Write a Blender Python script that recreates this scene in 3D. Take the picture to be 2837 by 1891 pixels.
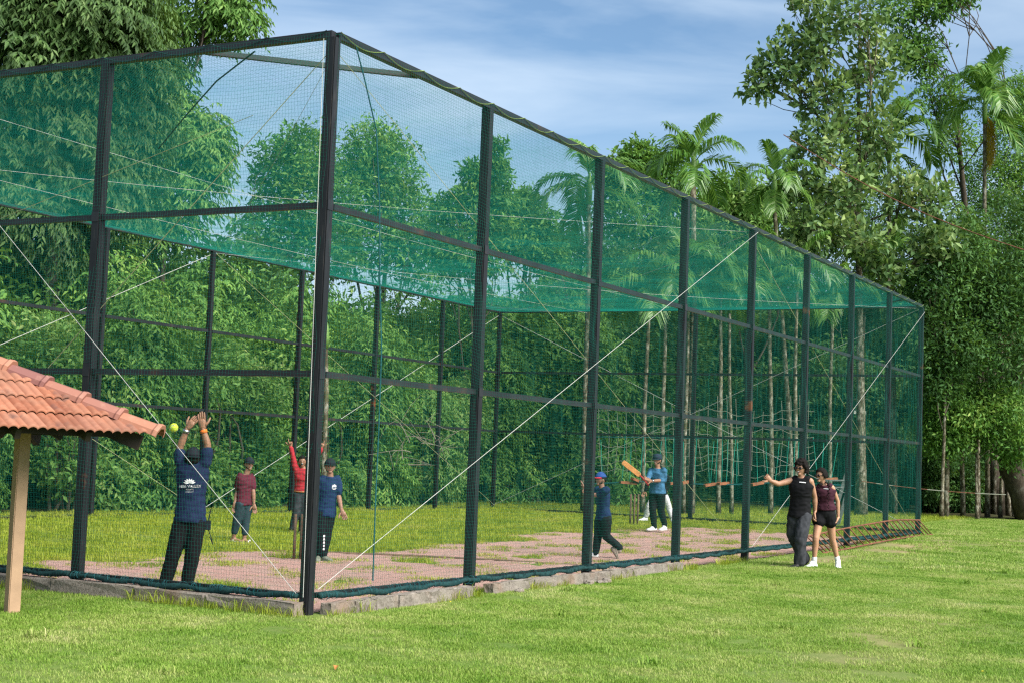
import bpy, bmesh, math, random
import numpy as np
from mathutils import Vector, Matrix, Quaternion
from mathutils.bvhtree import BVHTree
from mathutils import noise as mnoise
for _o in list(bpy.data.objects): bpy.data.objects.remove(_o)
SC = bpy.context.scene
COL = SC.collection
# ------------------------------------------------------------------ camera
PW, PH, FPX = 2837.0, 1891.0, 4162.87
CAM = np.array([-11.7207, -8.3778, 1.4186])
_pt, _rl, _yw = 0.077369, 0.0384686, 0.492597
FW = np.array([math.cos(_yw)*math.cos(_pt), math.sin(_yw)*math.cos(_pt), math.sin(_pt)])
_rt = np.array([math.sin(_yw), -math.cos(_yw), 0.0]); _up = np.cross(_rt, FW)
RT = _rt*math.cos(_rl)+_up*math.sin(_rl); UP = -_rt*math.sin(_rl)+_up*math.cos(_rl)
cam = bpy.data.cameras.new('camera'); camo = bpy.data.objects.new('camera', cam); COL.objects.link(camo)
cam.sensor_width = 36; cam.lens = 36*FPX/PW; cam.clip_start = .1; cam.clip_end = 2000
camo.matrix_world = Matrix(((RT[0],UP[0],-FW[0],CAM[0]),(RT[1],UP[1],-FW[1],CAM[1]),(RT[2],UP[2],-FW[2],CAM[2]),(0,0,0,1)))
SC.camera = camo
# ------------------------------------------------------------------ sky, sun, exposure
SUN_EL, SUN_AZ = math.radians(42), math.radians(-101)      # azimuth of the sun in the ground plane (from +x towards +y)
w = bpy.data.worlds.new('World'); SC.world = w; w.use_nodes = True
nt = w.node_tree; N = nt.nodes; Lk = nt.links
for n in list(N): N.remove(n)
def nd(t, tree=None, **kw):
    n = (tree or nt).nodes.new(t)
    for k, v in kw.items(): setattr(n, k, v)
    return n
sky = nd('ShaderNodeTexSky', sky_type='NISHITA', sun_disc=False, sun_elevation=SUN_EL, sun_rotation=math.pi/2-SUN_AZ, air_density=1.0, dust_density=.2, ozone_density=1.8)
tc = nd('ShaderNodeTexCoord')
mp = nd('ShaderNodeMapping'); mp.inputs['Scale'].default_value = (1.0, 1.0, 7.0); mp.inputs['Rotation'].default_value = (math.radians(4), math.radians(-7), math.radians(20))
n1 = nd('ShaderNodeTexNoise'); n1.inputs['Scale'].default_value = 2.6; n1.inputs['Detail'].default_value = 6; n1.inputs['Roughness'].default_value = .52; n1.inputs['Distortion'].default_value = .5
cr = nd('ShaderNodeValToRGB'); cr.color_ramp.elements[0].position = .40; cr.color_ramp.elements[1].position = .72
cr.color_ramp.elements[0].color = (.09,.09,.09,1); cr.color_ramp.elements[1].color = (.72,.72,.72,1)
sp = nd('ShaderNodeSeparateXYZ')
hz = nd('ShaderNodeMapRange'); hz.inputs['From Min'].default_value = .05; hz.inputs['From Max'].default_value = .26; hz.inputs['To Min'].default_value = .85; hz.inputs['To Max'].default_value = 0.0
mx = nd('ShaderNodeMath', operation='MAXIMUM')
mix = nd('ShaderNodeMix', data_type='RGBA')
mix.inputs['B'].default_value = (8.2, 7.6, 8.0, 1)
bg = nd('ShaderNodeBackground'); bg.inputs['Strength'].default_value = .070
out = nd('ShaderNodeOutputWorld')
Lk.new(tc.outputs['Generated'], mp.inputs['Vector']); Lk.new(mp.outputs['Vector'], n1.inputs['Vector']); Lk.new(n1.outputs['Fac'], cr.inputs['Fac'])
Lk.new(tc.outputs['Generated'], sp.inputs[0]); Lk.new(sp.outputs['Z'], hz.inputs['Value'])
Lk.new(cr.outputs['Color'], mx.inputs[0]); Lk.new(hz.outputs['Result'], mx.inputs[1])
Lk.new(mx.outputs[0], mix.inputs['Factor']); Lk.new(sky.outputs[0], mix.inputs['A']); tint = nd('ShaderNodeMix', data_type='RGBA', blend_type='MULTIPLY'); tint.inputs['Factor'].default_value = 1; tint.inputs['B'].default_value = (.66, .85, .95, 1); Lk.new(mix.outputs['Result'], tint.inputs['A']); Lk.new(tint.outputs['Result'], bg.inputs['Color']); Lk.new(bg.outputs[0], out.inputs[0])
sl = bpy.data.lights.new('sun', 'SUN'); sl.energy = 4.6; sl.angle = math.radians(50); sl.color = (1, .95, .86)
so = bpy.data.objects.new('sun', sl); COL.objects.link(so)
so.rotation_euler = Vector((-math.cos(SUN_EL)*math.cos(SUN_AZ), -math.cos(SUN_EL)*math.sin(SUN_AZ), -math.sin(SUN_EL))).to_track_quat('-Z', 'Y').to_euler()
SC.view_settings.view_transform = 'Standard'; SC.view_settings.look = 'None'; SC.view_settings.exposure = 1.1; SC.view_settings.gamma = 1
SC.cycles.max_bounces = 6; SC.cycles.transparent_max_bounces = 8; SC.cycles.diffuse_bounces = 3; SC.cycles.glossy_bounces = 2; SC.cycles.transmission_bounces = 3
SC.cycles.use_denoising = False
try: SC.cycles.denoiser = 'OPENIMAGEDENOISE'
except Exception: pass
SC.cycles.use_adaptive_sampling = False
SC.cycles.pixel_filter_type = 'BLACKMAN_HARRIS'; SC.cycles.filter_width = 1.3
# ------------------------------------------------------------------ helpers
K = PW/2352.0                                                # measured positions are in a 2352 px wide frame
def ray(x, y): return FW + RT*((x*K-PW/2)/FPX) + UP*((PH/2-y*K)/FPX)
def at(x, y, d): return CAM + ray(x, y)*d
def on_z(x, y, z): r = ray(x, y); return CAM + r*((z-CAM[2])/r[2])
def sstep(a, b, x):
    t = np.clip((x-a)/(b-a), 0, 1); return t*t*(3-2*t)
def gh(x, y):                                                # height of the ground
    x = np.asarray(x, float); y = np.asarray(y, float)
    h = -.12 + .15*np.maximum(sstep(6.5, 11.2, y)*sstep(-2, 6, x), .75*sstep(15, 25, x))
    return h + .012*np.sin(x*1.3+.4*y)*np.sin(y*1.1-.3*x)
def G(x, y): return float(gh(x, y))
ORG = {}
def org(o): return ORG.get(o.name, np.zeros(3)) if o is not None else np.zeros(3)
def tag(o, label=None, cat=None, group=None, kind=None):
    if label: o['label'] = label
    if cat: o['category'] = cat
    if group: o['group'] = group
    if kind: o['kind'] = kind
    return o
def thing(name, loc, label, cat, group=None):
    o = bpy.data.objects.new(name, None); COL.objects.link(o); o.location = tuple(loc); o.empty_display_size = .2
    ORG[o.name] = np.array(loc, float); return tag(o, label, cat, group)
def link(me, name, mat, parent=None, smooth=False):
    o = bpy.data.objects.new(name, me); COL.objects.link(o)
    if mat is not None: me.materials.append(mat)
    if smooth: me.polygons.foreach_set('use_smooth', np.ones(len(me.polygons), bool))
    if parent is not None: o.parent = parent; ORG[o.name] = org(parent)
    return o
def npmesh(name, V, F, mat, parent=None, smooth=False):
    """V (n,3) world coordinates, F (m,k) faces"""
    me = bpy.data.meshes.new(name); V = np.asarray(V, float) - org(parent); F = np.asarray(F, np.int32)
    me.vertices.add(len(V)); me.vertices.foreach_set('co', V.astype(np.float32).ravel())
    k = F.shape[1]; me.loops.add(F.size); me.loops.foreach_set('vertex_index', F.ravel())
    me.polygons.add(len(F)); me.polygons.foreach_set('loop_start', np.arange(0, F.size, k, dtype=np.int32))
    try: me.polygons.foreach_set('loop_total', np.full(len(F), k, np.int32))
    except Exception: pass
    me.update(calc_edges=True); me.validate()
    return link(me, name, mat, parent, smooth)
def nrm(a): return a/np.maximum(np.linalg.norm(a, axis=-1, keepdims=True), 1e-9)
class MB:
    def __init__(s): s.v = []; s.f = []
    def add(s, V, F):
        b = len(s.v); s.v += [tuple(map(float, p)) for p in V]; s.f += [tuple(b+i for i in f) for f in F]; return s
    def box(s, c, sx, sy, sz, ax=None):
        """box with half sizes along axes ax (3 unit vectors)"""
        A = np.eye(3) if ax is None else np.array(ax); c = np.array(c, float); V = []
        for i in (-1, 1):
            for j in (-1, 1):
                for k in (-1, 1): V.append(c+A[0]*sx*i+A[1]*sy*j+A[2]*sz*k)
        return s.add(V, [(0,1,3,2),(4,6,7,5),(0,4,5,1),(2,3,7,6),(0,2,6,4),(1,5,7,3)])
    def beam(s, a, b, w, h, up=(0,0,1)):
        a = np.array(a, float); b = np.array(b, float); d = b-a; L = np.linalg.norm(d); d = d/L
        u = np.array(up, float); sd = nrm(np.cross(d, u)); u = np.cross(sd, d)
        return s.box((a+b)/2, L/2, w/2, h/2, (d, sd, u))
    def tube(s, P, r, n=6, caps=True, ref=None):
        P = [np.array(p, float) for p in P]; R_ = r if hasattr(r, '__len__') else [r]*len(P); m = len(P)
        T = [nrm(P[min(i+1, m-1)]-P[max(i-1, 0)]) for i in range(m)]
        u = np.array(ref if ref is not None else (0, 0, 1.0)); u = u if abs(np.dot(u, T[0])) < .95 else np.array((1.0, .2, 0))
        V = []
        for i in range(m):
            u = nrm(u-T[i]*np.dot(u, T[i])); v = np.cross(T[i], u)
            for k in range(n):
                a = 2*math.pi*k/n; V.append(P[i]+(u*math.cos(a)+v*math.sin(a))*R_[i])
        F = [(i*n+k, i*n+(k+1) % n, (i+1)*n+(k+1) % n, (i+1)*n+k) for i in range(m-1) for k in range(n)]
        if caps: F += [tuple(range(n))[::-1], tuple(range((m-1)*n, m*n))]
        return s.add(V, F)
    def build(s, name, mat, parent=None, smooth=False):
        me = bpy.data.meshes.new(name); o_ = org(parent)
        me.from_pydata([(p[0]-o_[0], p[1]-o_[1], p[2]-o_[2]) for p in s.v], [], s.f); me.update()
        return link(me, name, mat, parent, smooth)
# ------------------------------------------------------------------ materials
def material(name, build):
    m = bpy.data.materials.new(name); m.use_nodes = True; t = m.node_tree
    for n in list(t.nodes): t.nodes.remove(n)
    o = t.nodes.new('ShaderNodeOutputMaterial'); build(t, o); return m
def ramp(t, src, stops, interp='LINEAR'):
    r = t.nodes.new('ShaderNodeValToRGB'); r.color_ramp.interpolation = interp; e = r.color_ramp.elements
    while len(e) < len(stops): e.new(.5)
    for k, (p, c) in enumerate(stops): e[k].position = p; e[k].color = (*c, 1) if len(c) == 3 else c
    t.links.new(src, r.inputs[0]); return r.outputs[0]
def noise(t, scale, detail=4, rough=.55, dist=0, coord='Object', sc=None):
    c = t.nodes.new('ShaderNodeTexCoord'); n = t.nodes.new('ShaderNodeTexNoise')
    n.inputs['Scale'].default_value = scale; n.inputs['Detail'].default_value = detail; n.inputs['Roughness'].default_value = rough; n.inputs['Distortion'].default_value = dist
    v = c.outputs[coord] if coord != 'World' else None
    if coord == 'World': v = t.nodes.new('ShaderNodeNewGeometry').outputs['Position']
    if sc:
        mpn = t.nodes.new('ShaderNodeMapping'); mpn.inputs['Scale'].default_value = sc; t.links.new(v, mpn.inputs[0]); v = mpn.outputs[0]
    t.links.new(v, n.inputs['Vector']); return n.outputs['Fac']
def mixc(t, fac, a, b, blend='MIX'):
    m = t.nodes.new('ShaderNodeMix'); m.data_type = 'RGBA'; m.blend_type = blend
    for s_, x in (('Factor', fac), ('A', a), ('B', b)):
        i = m.inputs[s_]
        if hasattr(x, 'links') or isinstance(x, bpy.types.NodeSocket): t.links.new(x, i)
        elif s_ == 'Factor': i.default_value = x
        else: i.default_value = (*x, 1)
    return m.outputs['Result']
def bsdf(t, col, rough=.6, spec=.3, bump=None, bs=.3, bd=.01, metal=0):
    p = t.nodes.new('ShaderNodeBsdfPrincipled'); p.inputs['Roughness'].default_value = rough; p.inputs['Specular IOR Level'].default_value = spec; p.inputs['Metallic'].default_value = metal
    if isinstance(col, bpy.types.NodeSocket): t.links.new(col, p.inputs['Base Color'])
    else: p.inputs['Base Color'].default_value = (*col, 1)
    if bump is not None:
        b = t.nodes.new('ShaderNodeBump'); b.inputs['Strength'].default_value = bs; b.inputs['Distance'].default_value = bd
        t.links.new(bump, b.inputs['Height']); t.links.new(b.outputs[0], p.inputs['Normal'])
    return p
def simple(name, c, rough=.6, var=.25, scale=8, bs=.25, spec=.3, bd=.004, metal=0):
    def f(t, o):
        n_ = noise(t, scale, 5); c2 = tuple(x*(1-var) for x in c); c3 = tuple(min(1, x*(1+var)) for x in c)
        p = bsdf(t, ramp(t, n_, [(.3, c2), (.7, c3)]), rough, spec, noise(t, scale*6, 3), bs, bd, metal)
        t.links.new(p.outputs[0], o.inputs[0])
    return material(name, f)
def leafmat(name, stops, trans=.3, cl=.5, rough=.55, spec=.2, hue=None):
    """stops: colours from dark to light; varies per leaf and per clump"""
    def f(t, o):
        g = t.nodes.new('ShaderNodeNewGeometry'); c = noise(t, cl, 2, coord='World')
        m = t.nodes.new('ShaderNodeMath'); m.operation = 'MULTIPLY_ADD'; t.links.new(g.outputs['Random Per Island'], m.inputs[0]); m.inputs[1].default_value = .55
        m2 = t.nodes.new('ShaderNodeMath'); m2.operation = 'MULTIPLY_ADD'; t.links.new(c, m2.inputs[0]); m2.inputs[1].default_value = 1.1; m2.inputs[2].default_value = -.32
        t.links.new(m2.outputs[0], m.inputs[2])
        col = ramp(t, m.outputs[0], stops)
        p = bsdf(t, col, rough, spec); tr = t.nodes.new('ShaderNodeBsdfTranslucent')
        h = mixc(t, .35, col, (.22, .34, .02)); t.links.new(h, tr.inputs[0])
        ms = t.nodes.new('ShaderNodeMixShader'); ms.inputs[0].default_value = trans
        t.links.new(p.outputs[0], ms.inputs[1]); t.links.new(tr.outputs[0], ms.inputs[2]); t.links.new(ms.outputs[0], o.inputs[0])
    return material(name, f)
# ------------------------------------------------------------------ ground
LX, LY, HT, R2, R1, BAY, WB = 24.70, 11.58, 5.40, 3.765, 2.151, 24.70/8, 11.58/4
def f_lawn(t, o):
    a = noise(t, .55, 4, coord='World'); b = noise(t, 7, 5, .65, coord='World'); c = noise(t, 60, 3, .7, coord='World')
    c1 = ramp(t, a, [(.30, (.085, .17, .022)), (.52, (.125, .20, .035)), (.68, (.19, .22, .06))])
    c2 = mixc(t, ramp(t, b, [(.35, (0, 0, 0)), (.7, (.55, .55, .55))]), c1, (.22, .235, .08))
    at_ = t.nodes.new('ShaderNodeAttribute'); at_.attribute_name = 'wear'
    c3 = mixc(t, ramp(t, c, [(.3, (.5, .5, .5)), (.7, (0, 0, 0))]), c2, (.05, .10, .015)); c3 = mixc(t, at_.outputs['Fac'], c3, ramp(t, b, [(.3, (.24, .16, .09)), (.7, (.38, .29, .17))]))
    p = bsdf(t, c3, .85, .15, c, .6, .02)
    t.links.new(p.outputs[0], o.inputs[0])
M_LAWN = material('lawn', f_lawn)
def f_pitch(t, o):
    c = noise(t, 26, 5, .7, coord='World'); b = noise(t, 3.2, 4, .6, coord='World'); d = noise(t, 120, 3, .8, coord='World')
    g = ramp(t, c, [(.28, (.27, .13, .095)), (.5, (.56, .345, .29)), (.72, (.70, .50, .44))])
    g = mixc(t, ramp(t, b, [(.42, (0, 0, 0)), (.66, (.6, .6, .6))]), g, (.46, .36, .29))
    p = bsdf(t, mixc(t, ramp(t, d, [(.35, (.6, .6, .6)), (.6, (0, 0, 0))]), g, (.24, .11, .09)), .9, .1, d, .8, .02)
    t.links.new(p.outputs[0], o.inputs[0])
M_PITCH = material('red_gravel', f_pitch)
def f_soil(t, o):
    c = noise(t, 9, 5, .7, coord='World')
    p = bsdf(t, ramp(t, c, [(.3, (.025, .022, .012)), (.5, (.05, .045, .022)), (.7, (.04, .07, .015))]), .95, .1, c, .6, .03); t.links.new(p.outputs[0], o.inputs[0])
M_SOIL = material('forest_floor', f_soil)
def wear(x, y):
    w_ = .9*sstep(1.5, .2, np.hypot((x-19.5)/3.4, (y+1.1)/.8))+.75*sstep(1.4, .3, np.hypot((x-13.5)/3.0, (y+.9)/.5))+.5*sstep(1.3, .2, np.hypot((x-24.5)/4, (y+2.6)/.9))+.35*sstep(1.3, .3, np.hypot((x-2.5)/4, (y+5.0)/.7))
    return np.clip(w_*(.75+.35*np.sin(x*2.1+y*3)*np.sin(y*4-x)), 0, 1)
def grid(name, xs, ys, hf, mat, smooth=True):
    X, Y = np.meshgrid(xs, ys, indexing='ij'); Z = hf(X, Y); V = np.stack([X, Y, Z], -1).reshape(-1, 3); nx, ny = len(xs), len(ys)
    i, j = np.meshgrid(np.arange(nx-1), np.arange(ny-1), indexing='ij'); a = (i*ny+j).ravel()
    return npmesh(name, V, np.stack([a, a+ny, a+ny+1, a+1], -1), mat, None, smooth)
_far = np.array([-400, -220, -120, -70, -40.])
lw = tag(grid('lawn', np.concatenate([_far, np.arange(-25, 60, .4), -_far[::-1]+30]), np.concatenate([_far, np.arange(-25, 30, .4), -_far[::-1]]), gh, M_LAWN), kind='structure')
_v = np.zeros(len(lw.data.vertices)*3, np.float32); lw.data.vertices.foreach_get('co', _v); _v = _v.reshape(-1, 3); _a = lw.data.attributes.new('wear', 'FLOAT', 'POINT'); _a.data.foreach_set('value', wear(_v[:, 0], _v[:, 1]).astype(np.float32))
# red gravel strip inside the cage
RNG = np.random.default_rng(7)
def gravel_edge(x): return 5.0 + .7*np.sin(x*.42+.6) + .35*np.sin(x*1.3) - 1.6*sstep(3.0, 0, x) - .9*sstep(17, 21, x)
def grav_mask(x, y):                                         # 1 where the gravel lies bare
    e = gravel_edge(x); m = sstep(e+.7, e-.5, y)*sstep(22.5, 20.6, x)
    sh = np.shape(x); xf, yf, mf = np.ravel(x), np.ravel(y), np.ravel(m); n_ = np.zeros(xf.size)
    for k_ in np.nonzero(mf > .02)[0]: n_[k_] = mnoise.noise(Vector((xf[k_]*.8, yf[k_]*1.2, 3.1)))+.55*mnoise.noise(Vector((xf[k_]*2.3, yf[k_]*2.9, 7.7)))+.4*mnoise.noise(Vector((xf[k_]*6.5, yf[k_]*7.1, 1.7)))
    return np.clip(m-np.clip(n_.reshape(sh)-.10, 0, 1)*1.7, 0, 1)
_xs = np.arange(.06, LX-2, .16); _ys = np.arange(.05, 6.2, .12)
X, Y = np.meshgrid(_xs, _ys, indexing='ij'); M = grav_mask(X, Y)
V = np.stack([X, Y, gh(X, Y)+.004+.012*RNG.random(X.shape)-.05*(M < .12)], -1).reshape(-1, 3); ny = len(_ys)
i, j = np.meshgrid(np.arange(len(_xs)-1), np.arange(ny-1), indexing='ij'); a = (i*ny+j).ravel()
F = np.stack([a, a+ny, a+ny+1, a+1], -1); keep = (M.reshape(-1)[F].max(1) > .12)
tag(npmesh('gravel_pitch', V, F[keep], M_PITCH, None, True), kind='structure')
# forest floor behind the cage and at the far end
_n = 60
tag(grid('forest_floor', np.arange(-60, 40, 2.), np.arange(13.4, 80, 2.), lambda x, y: gh(x, y)+.03+.1*np.sin(x*.9)*np.sin(y*.7), M_SOIL), kind='structure')
tag(grid('forest_floor', np.arange(41.5, 140, 2.), np.arange(-60, 14, 2.), lambda x, y: gh(x, y)+.02+.1*np.sin(x*.9)*np.sin(y*.7), M_SOIL), kind='structure')
# ------------------------------------------------------------------ grass (stuff): tufts of blades, placed by geometry nodes
def grassmat(name, stops, trans=.35):
    def f(t, o):
        g = t.nodes.new('ShaderNodeNewGeometry'); c = noise(t, .8, 4, .6, coord='World'); c5 = noise(t, 6.0, 3, .6, coord='World')
        m = t.nodes.new('ShaderNodeMath'); m.operation = 'MULTIPLY_ADD'; t.links.new(g.outputs['Random Per Island'], m.inputs[0]); m.inputs[1].default_value = .42
        m2 = t.nodes.new('ShaderNodeMath'); m2.operation = 'MULTIPLY_ADD'; t.links.new(c, m2.inputs[0]); m2.inputs[1].default_value = 1.7; m2.inputs[2].default_value = -.95
        m3 = t.nodes.new('ShaderNodeMath'); m3.operation = 'MULTIPLY_ADD'; t.links.new(c5, m3.inputs[0]); m3.inputs[1].default_value = .7; t.links.new(m2.outputs[0], m3.inputs[2])
        t.links.new(m3.outputs[0], m.inputs[2]); col = ramp(t, m.outputs[0], stops)
        p = bsdf(t, col, .55, .25); tr = t.nodes.new('ShaderNodeBsdfTranslucent'); t.links.new(col, tr.inputs[0])
        ms = t.nodes.new('ShaderNodeMixShader'); ms.inputs[0].default_value = trans
        t.links.new(p.outputs[0], ms.inputs[1]); t.links.new(tr.outputs[0], ms.inputs[2]); t.links.new(ms.outputs[0], o.inputs[0])
    return material(name, f)
M_GRASS = grassmat('lawn_grass', [(.05, (.10, .21, .018)), (.3, (.18, .31, .035)), (.55, (.275, .375, .075)), (.8, (.41, .44, .15)), (1, (.54, .50, .27))])
M_GRASSY = grassmat('rough_grass', [(.05, (.13, .21, .018)), (.35, (.26, .34, .028)), (.7, (.36, .40, .045)), (1, (.46, .42, .14))])
def blades(n, size, h, w, seed, lean=.5):
    r = np.random.default_rng(seed); b = np.stack([r.uniform(-size/2, size/2, n), r.uniform(-size/2, size/2, n), np.zeros(n)], -1)
    az = r.uniform(0, 2*math.pi, n); d = np.stack([np.cos(az), np.sin(az), np.zeros(n)], -1); s = np.stack([-d[:, 1], d[:, 0], np.zeros(n)], -1)
    hh = h*r.uniform(.45, 1.25, n)[:, None]; ln = lean*r.uniform(.2, 1.4, n)[:, None]; up = np.array([0, 0, 1.])
    m = b+up*hh*.6+d*hh*ln*.35; tp = b+up*hh*(1-.25*ln)+d*hh*ln; ww = w*r.uniform(.6, 1.3, n)[:, None]
    V = np.stack([b-s*ww/2, b+s*ww/2, m+s*ww*.4, m-s*ww*.4, tp], 1).reshape(-1, 3); k = np.arange(n)[:, None]*5
    T = np.concatenate([k+[0, 1, 2], k+[0, 2, 3], k+[3, 2, 4]], 1).reshape(-1, 3); return V, T
def scatter(name, label, P, rot, scl, V, T, mat):
    """one object: tuft mesh V,T set on points P by geometry nodes"""
    src = npmesh(name+'_tuft', V, T, mat); me_src = src.data; COL.objects.unlink(src)
    me = bpy.data.meshes.new(name); me.from_pydata([tuple(p) for p in P], [], []); o = bpy.data.objects.new(name, me); COL.objects.link(o); me.materials.append(mat)
    for an, dat in (('rz', rot), ('sc', scl)):
        at_ = me.attributes.new(an, 'FLOAT', 'POINT'); at_.data.foreach_set('value', np.asarray(dat, np.float32))
    g = bpy.data.node_groups.new(name, 'GeometryNodeTree'); g.interface.new_socket('Geometry', in_out='INPUT', socket_type='NodeSocketGeometry'); g.interface.new_socket('Geometry', in_out='OUTPUT', socket_type='NodeSocketGeometry')
    gi = g.nodes.new('NodeGroupInput'); go = g.nodes.new('NodeGroupOutput'); oi = g.nodes.new('GeometryNodeObjectInfo'); oi.inputs['Object'].default_value = src
    ip = g.nodes.new('GeometryNodeInstanceOnPoints'); a1 = g.nodes.new('GeometryNodeInputNamedAttribute'); a1.inputs['Name'].default_value = 'rz'; a2 = g.nodes.new('GeometryNodeInputNamedAttribute'); a2.inputs['Name'].default_value = 'sc'
    cx_ = g.nodes.new('ShaderNodeCombineXYZ'); g.links.new(a1.outputs[0], cx_.inputs[2]); g.links.new(gi.outputs[0], ip.inputs['Points']); g.links.new(oi.outputs['Geometry'], ip.inputs['Instance'])
    g.links.new(cx_.outputs[0], ip.inputs['Rotation']); g.links.new(a2.outputs[0], ip.inputs['Scale']); g.links.new(ip.outputs[0], go.inputs[0])
    md = o.modifiers.new('scatter', 'NODES'); md.node_group = g
    return tag(o, label, 'grass', kind='stuff')
def pts_in(fn, x0, x1, y0, y1, step, jit=.5):
    X, Y = np.meshgrid(np.arange(x0, x1, step), np.arange(y0, y1, step), indexing='ij'); x = X.ravel()+RNG.uniform(-jit, jit, X.size)*step; y = Y.ravel()+RNG.uniform(-jit, jit, X.size)*step
    P = np.stack([x, y, gh(x, y)], -1)-CAM; d = P@FW; u = (P@RT)/d*FPX+PW/2; v = PH/2-(P@UP)/d*FPX
    k = (d > 1) & (u > -250) & (u < PW+250) & (v < PH+300) & fn(x, y, d); return x[k], y[k], d[k]
def put(name, label, fn, box, step, V, T, mat, s0=.75, s1=1.3, dz=0.):
    x, y, d = pts_in(fn, *box, step); n = len(x)
    return scatter(name, label, np.stack([x, y, gh(x, y)-.004+dz], -1), RNG.uniform(0, 6.28, n), RNG.uniform(s0, s1, n), V, T, mat)
outside = lambda x, y: (x < -.22) | (y < -.16) | (x > LX+.1) | (y > LY+.05)
V1, T1 = blades(800, .5, .028, .0040, 1, .85)
put('lawn_grass', 'short green lawn in front of the cage', lambda x, y, d: outside(x, y) & (d < 24) & (y < 9) & (RNG.random(x.shape) > wear(x, y)), (-8, 22, -16, 9), .34, V1, T1, M_GRASS)
V2, T2 = blades(280, .6, .04, .0085, 2, .75)
put('lawn_grass', 'short green lawn reaching to the trees at the right', lambda x, y, d: outside(x, y) & (RNG.random(x.shape) > wear(x, y)) & (d >= 24) & (d < 62) & (y < 12) & (x < 46), (6, 60, -30, 12), .46, V2, T2, M_GRASS)
V3, T3 = blades(120, .5, .10, .008, 3, .7)
put('rough_grass', 'long yellow green grass inside the cage behind the gravel', lambda x, y, d: (x > .1) & (x < LX) & (y > .1) & (y < LY+1.2) & (grav_mask(x, y) < .25), (0, 25, 0, 13), .26, V3, T3, M_GRASSY, .45, 1.1)
put('rough_grass', 'long grass behind the far end of the cage', lambda x, y, d: (x > LX) & (x < 41) & (y > 2) & (y < 16), (24, 42, 2, 16), .42, V3, T3, M_GRASSY, .6, 1.4)
put('rough_grass', 'grass tufts scattered in the red gravel', lambda x, y, d: (grav_mask(x, y) > .25) & (np.sin(x*2.3+y)*np.sin(y*3.1-x*1.2)+.5*np.sin(x*6.1)*np.sin(y*5.7) > .42), (.1, 22, .1, 6), .2, *blades(60, .3, .07, .007, 5, .8), M_GRASSY, .4, 1.1)
V4, T4 = blades(26, .16, .17, .006, 4, .9)
put('rough_grass', 'straggling grass growing along the foot of the kerb', lambda x, y, d: (((x < -.20) & (x > -.32) & (y > -.1) & (y < 6)) | ((y < -.16) & (y > -.24) & (x > 0) & (x < 12))) & (np.sin(x*2.9+y*1.7+1) > .1-.5*(x < 0)), (-.4, 12, -.3, 6), .09, V4, T4, M_GRASSY, .3, 1.1)

V6, T6 = blades(34, .14, .075, .011, 6, 1.1)
put('lawn_weeds', 'darker weed clumps dotted over the lawn', lambda x, y, d: outside(x, y) & (y < 6) & (d < 45) & (RNG.random(x.shape) > .93), (-8, 40, -18, 6), .42, V6, T6, M_GRASS, .5, 1.3)
M_FLOW = simple('yellow_flower', (.75, .62, .05), .6, .1, 8, 0)
put('lawn_flowers', 'tiny yellow flowers scattered over the lawn at the right', lambda x, y, d: outside(x, y) & (y < 2) & (d > 11) & (d < 42) & (RNG.random(x.shape) > .985), (-4, 36, -18, 2), .6, *(lambda v, t_: (v+np.array([0, 0, .045]), t_))(*blades(7, .02, .012, .018, 8, 1.4)), M_FLOW, .7, 1.2)
# ------------------------------------------------------------------ cricket cage: posts, rails, nets, wires
def f_post(t, o):
    n_ = noise(t, 5, 5, .65, sc=(1, 1, .25)); m = noise(t, 1.3, 4, .6); v = noise(t, 40, 3, .6, sc=(1, 1, .08))
    c = ramp(t, n_, [(.3, (.006, .0065, .008)), (.6, (.013, .014, .017)), (.8, (.03, .03, .032))])
    c = mixc(t, ramp(t, v, [(.60, (0, 0, 0)), (.75, (.5, .5, .5))]), c, (.06, .055, .05))
    c = mixc(t, ramp(t, m, [(.66, (0, 0, 0)), (.71, (.8, .8, .8))]), c, (.15, .05, .018))
    p = bsdf(t, c, .5, .3, n_, .2, .003); t.links.new(p.outputs[0], o.inputs[0])
M_POST = material('black_painted_steel', f_post)
def f_rail(t, o):
    n_ = noise(t, 3, 5, .6); c = ramp(t, n_, [(.3, (.008, .008, .010)), (.6, (.017, .017, .020)), (.74, (.06, .028, .018))]); p = bsdf(t, c, .45, .4, n_, .2, .003); t.links.new(p.outputs[0], o.inputs[0])
M_RAIL = material('dark_steel_rail', f_rail)
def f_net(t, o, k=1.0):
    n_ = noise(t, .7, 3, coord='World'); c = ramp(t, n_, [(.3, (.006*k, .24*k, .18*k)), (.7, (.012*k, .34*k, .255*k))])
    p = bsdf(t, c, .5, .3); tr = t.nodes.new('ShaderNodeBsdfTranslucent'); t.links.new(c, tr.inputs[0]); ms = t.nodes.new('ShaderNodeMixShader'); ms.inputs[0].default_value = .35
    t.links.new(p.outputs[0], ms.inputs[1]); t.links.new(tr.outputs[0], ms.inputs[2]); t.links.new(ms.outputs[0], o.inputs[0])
M_NET = material('green_netting', f_net); M_NETD = material('backlit_green_netting', lambda t, o: f_net(t, o, .55))  # same netting twice: backlit darkness painted into the walls, lit brightness into the roof
M_BUNCH = simple('bunched_netting', (.004, .034, .034), .8, .6, 60, .9)
M_WIRE = simple('pale_wire', (.45, .45, .42), .5, .15, 3)
M_WIREY = simple('weathered_wire', (.36, .37, .20), .6, .3, 3)
M_LACE = simple('green_lacing', (.16, .22, .06), .6, .5, 6)
M_ROPEB = simple('dark_teal_rope', (.006, .075, .085), .7, .4, 40, .5)
cage = thing('cricket_cage', (LX/2, LY/2, 0), 'large black steel cricket cage covered with green netting', 'cricket cage')
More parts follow.
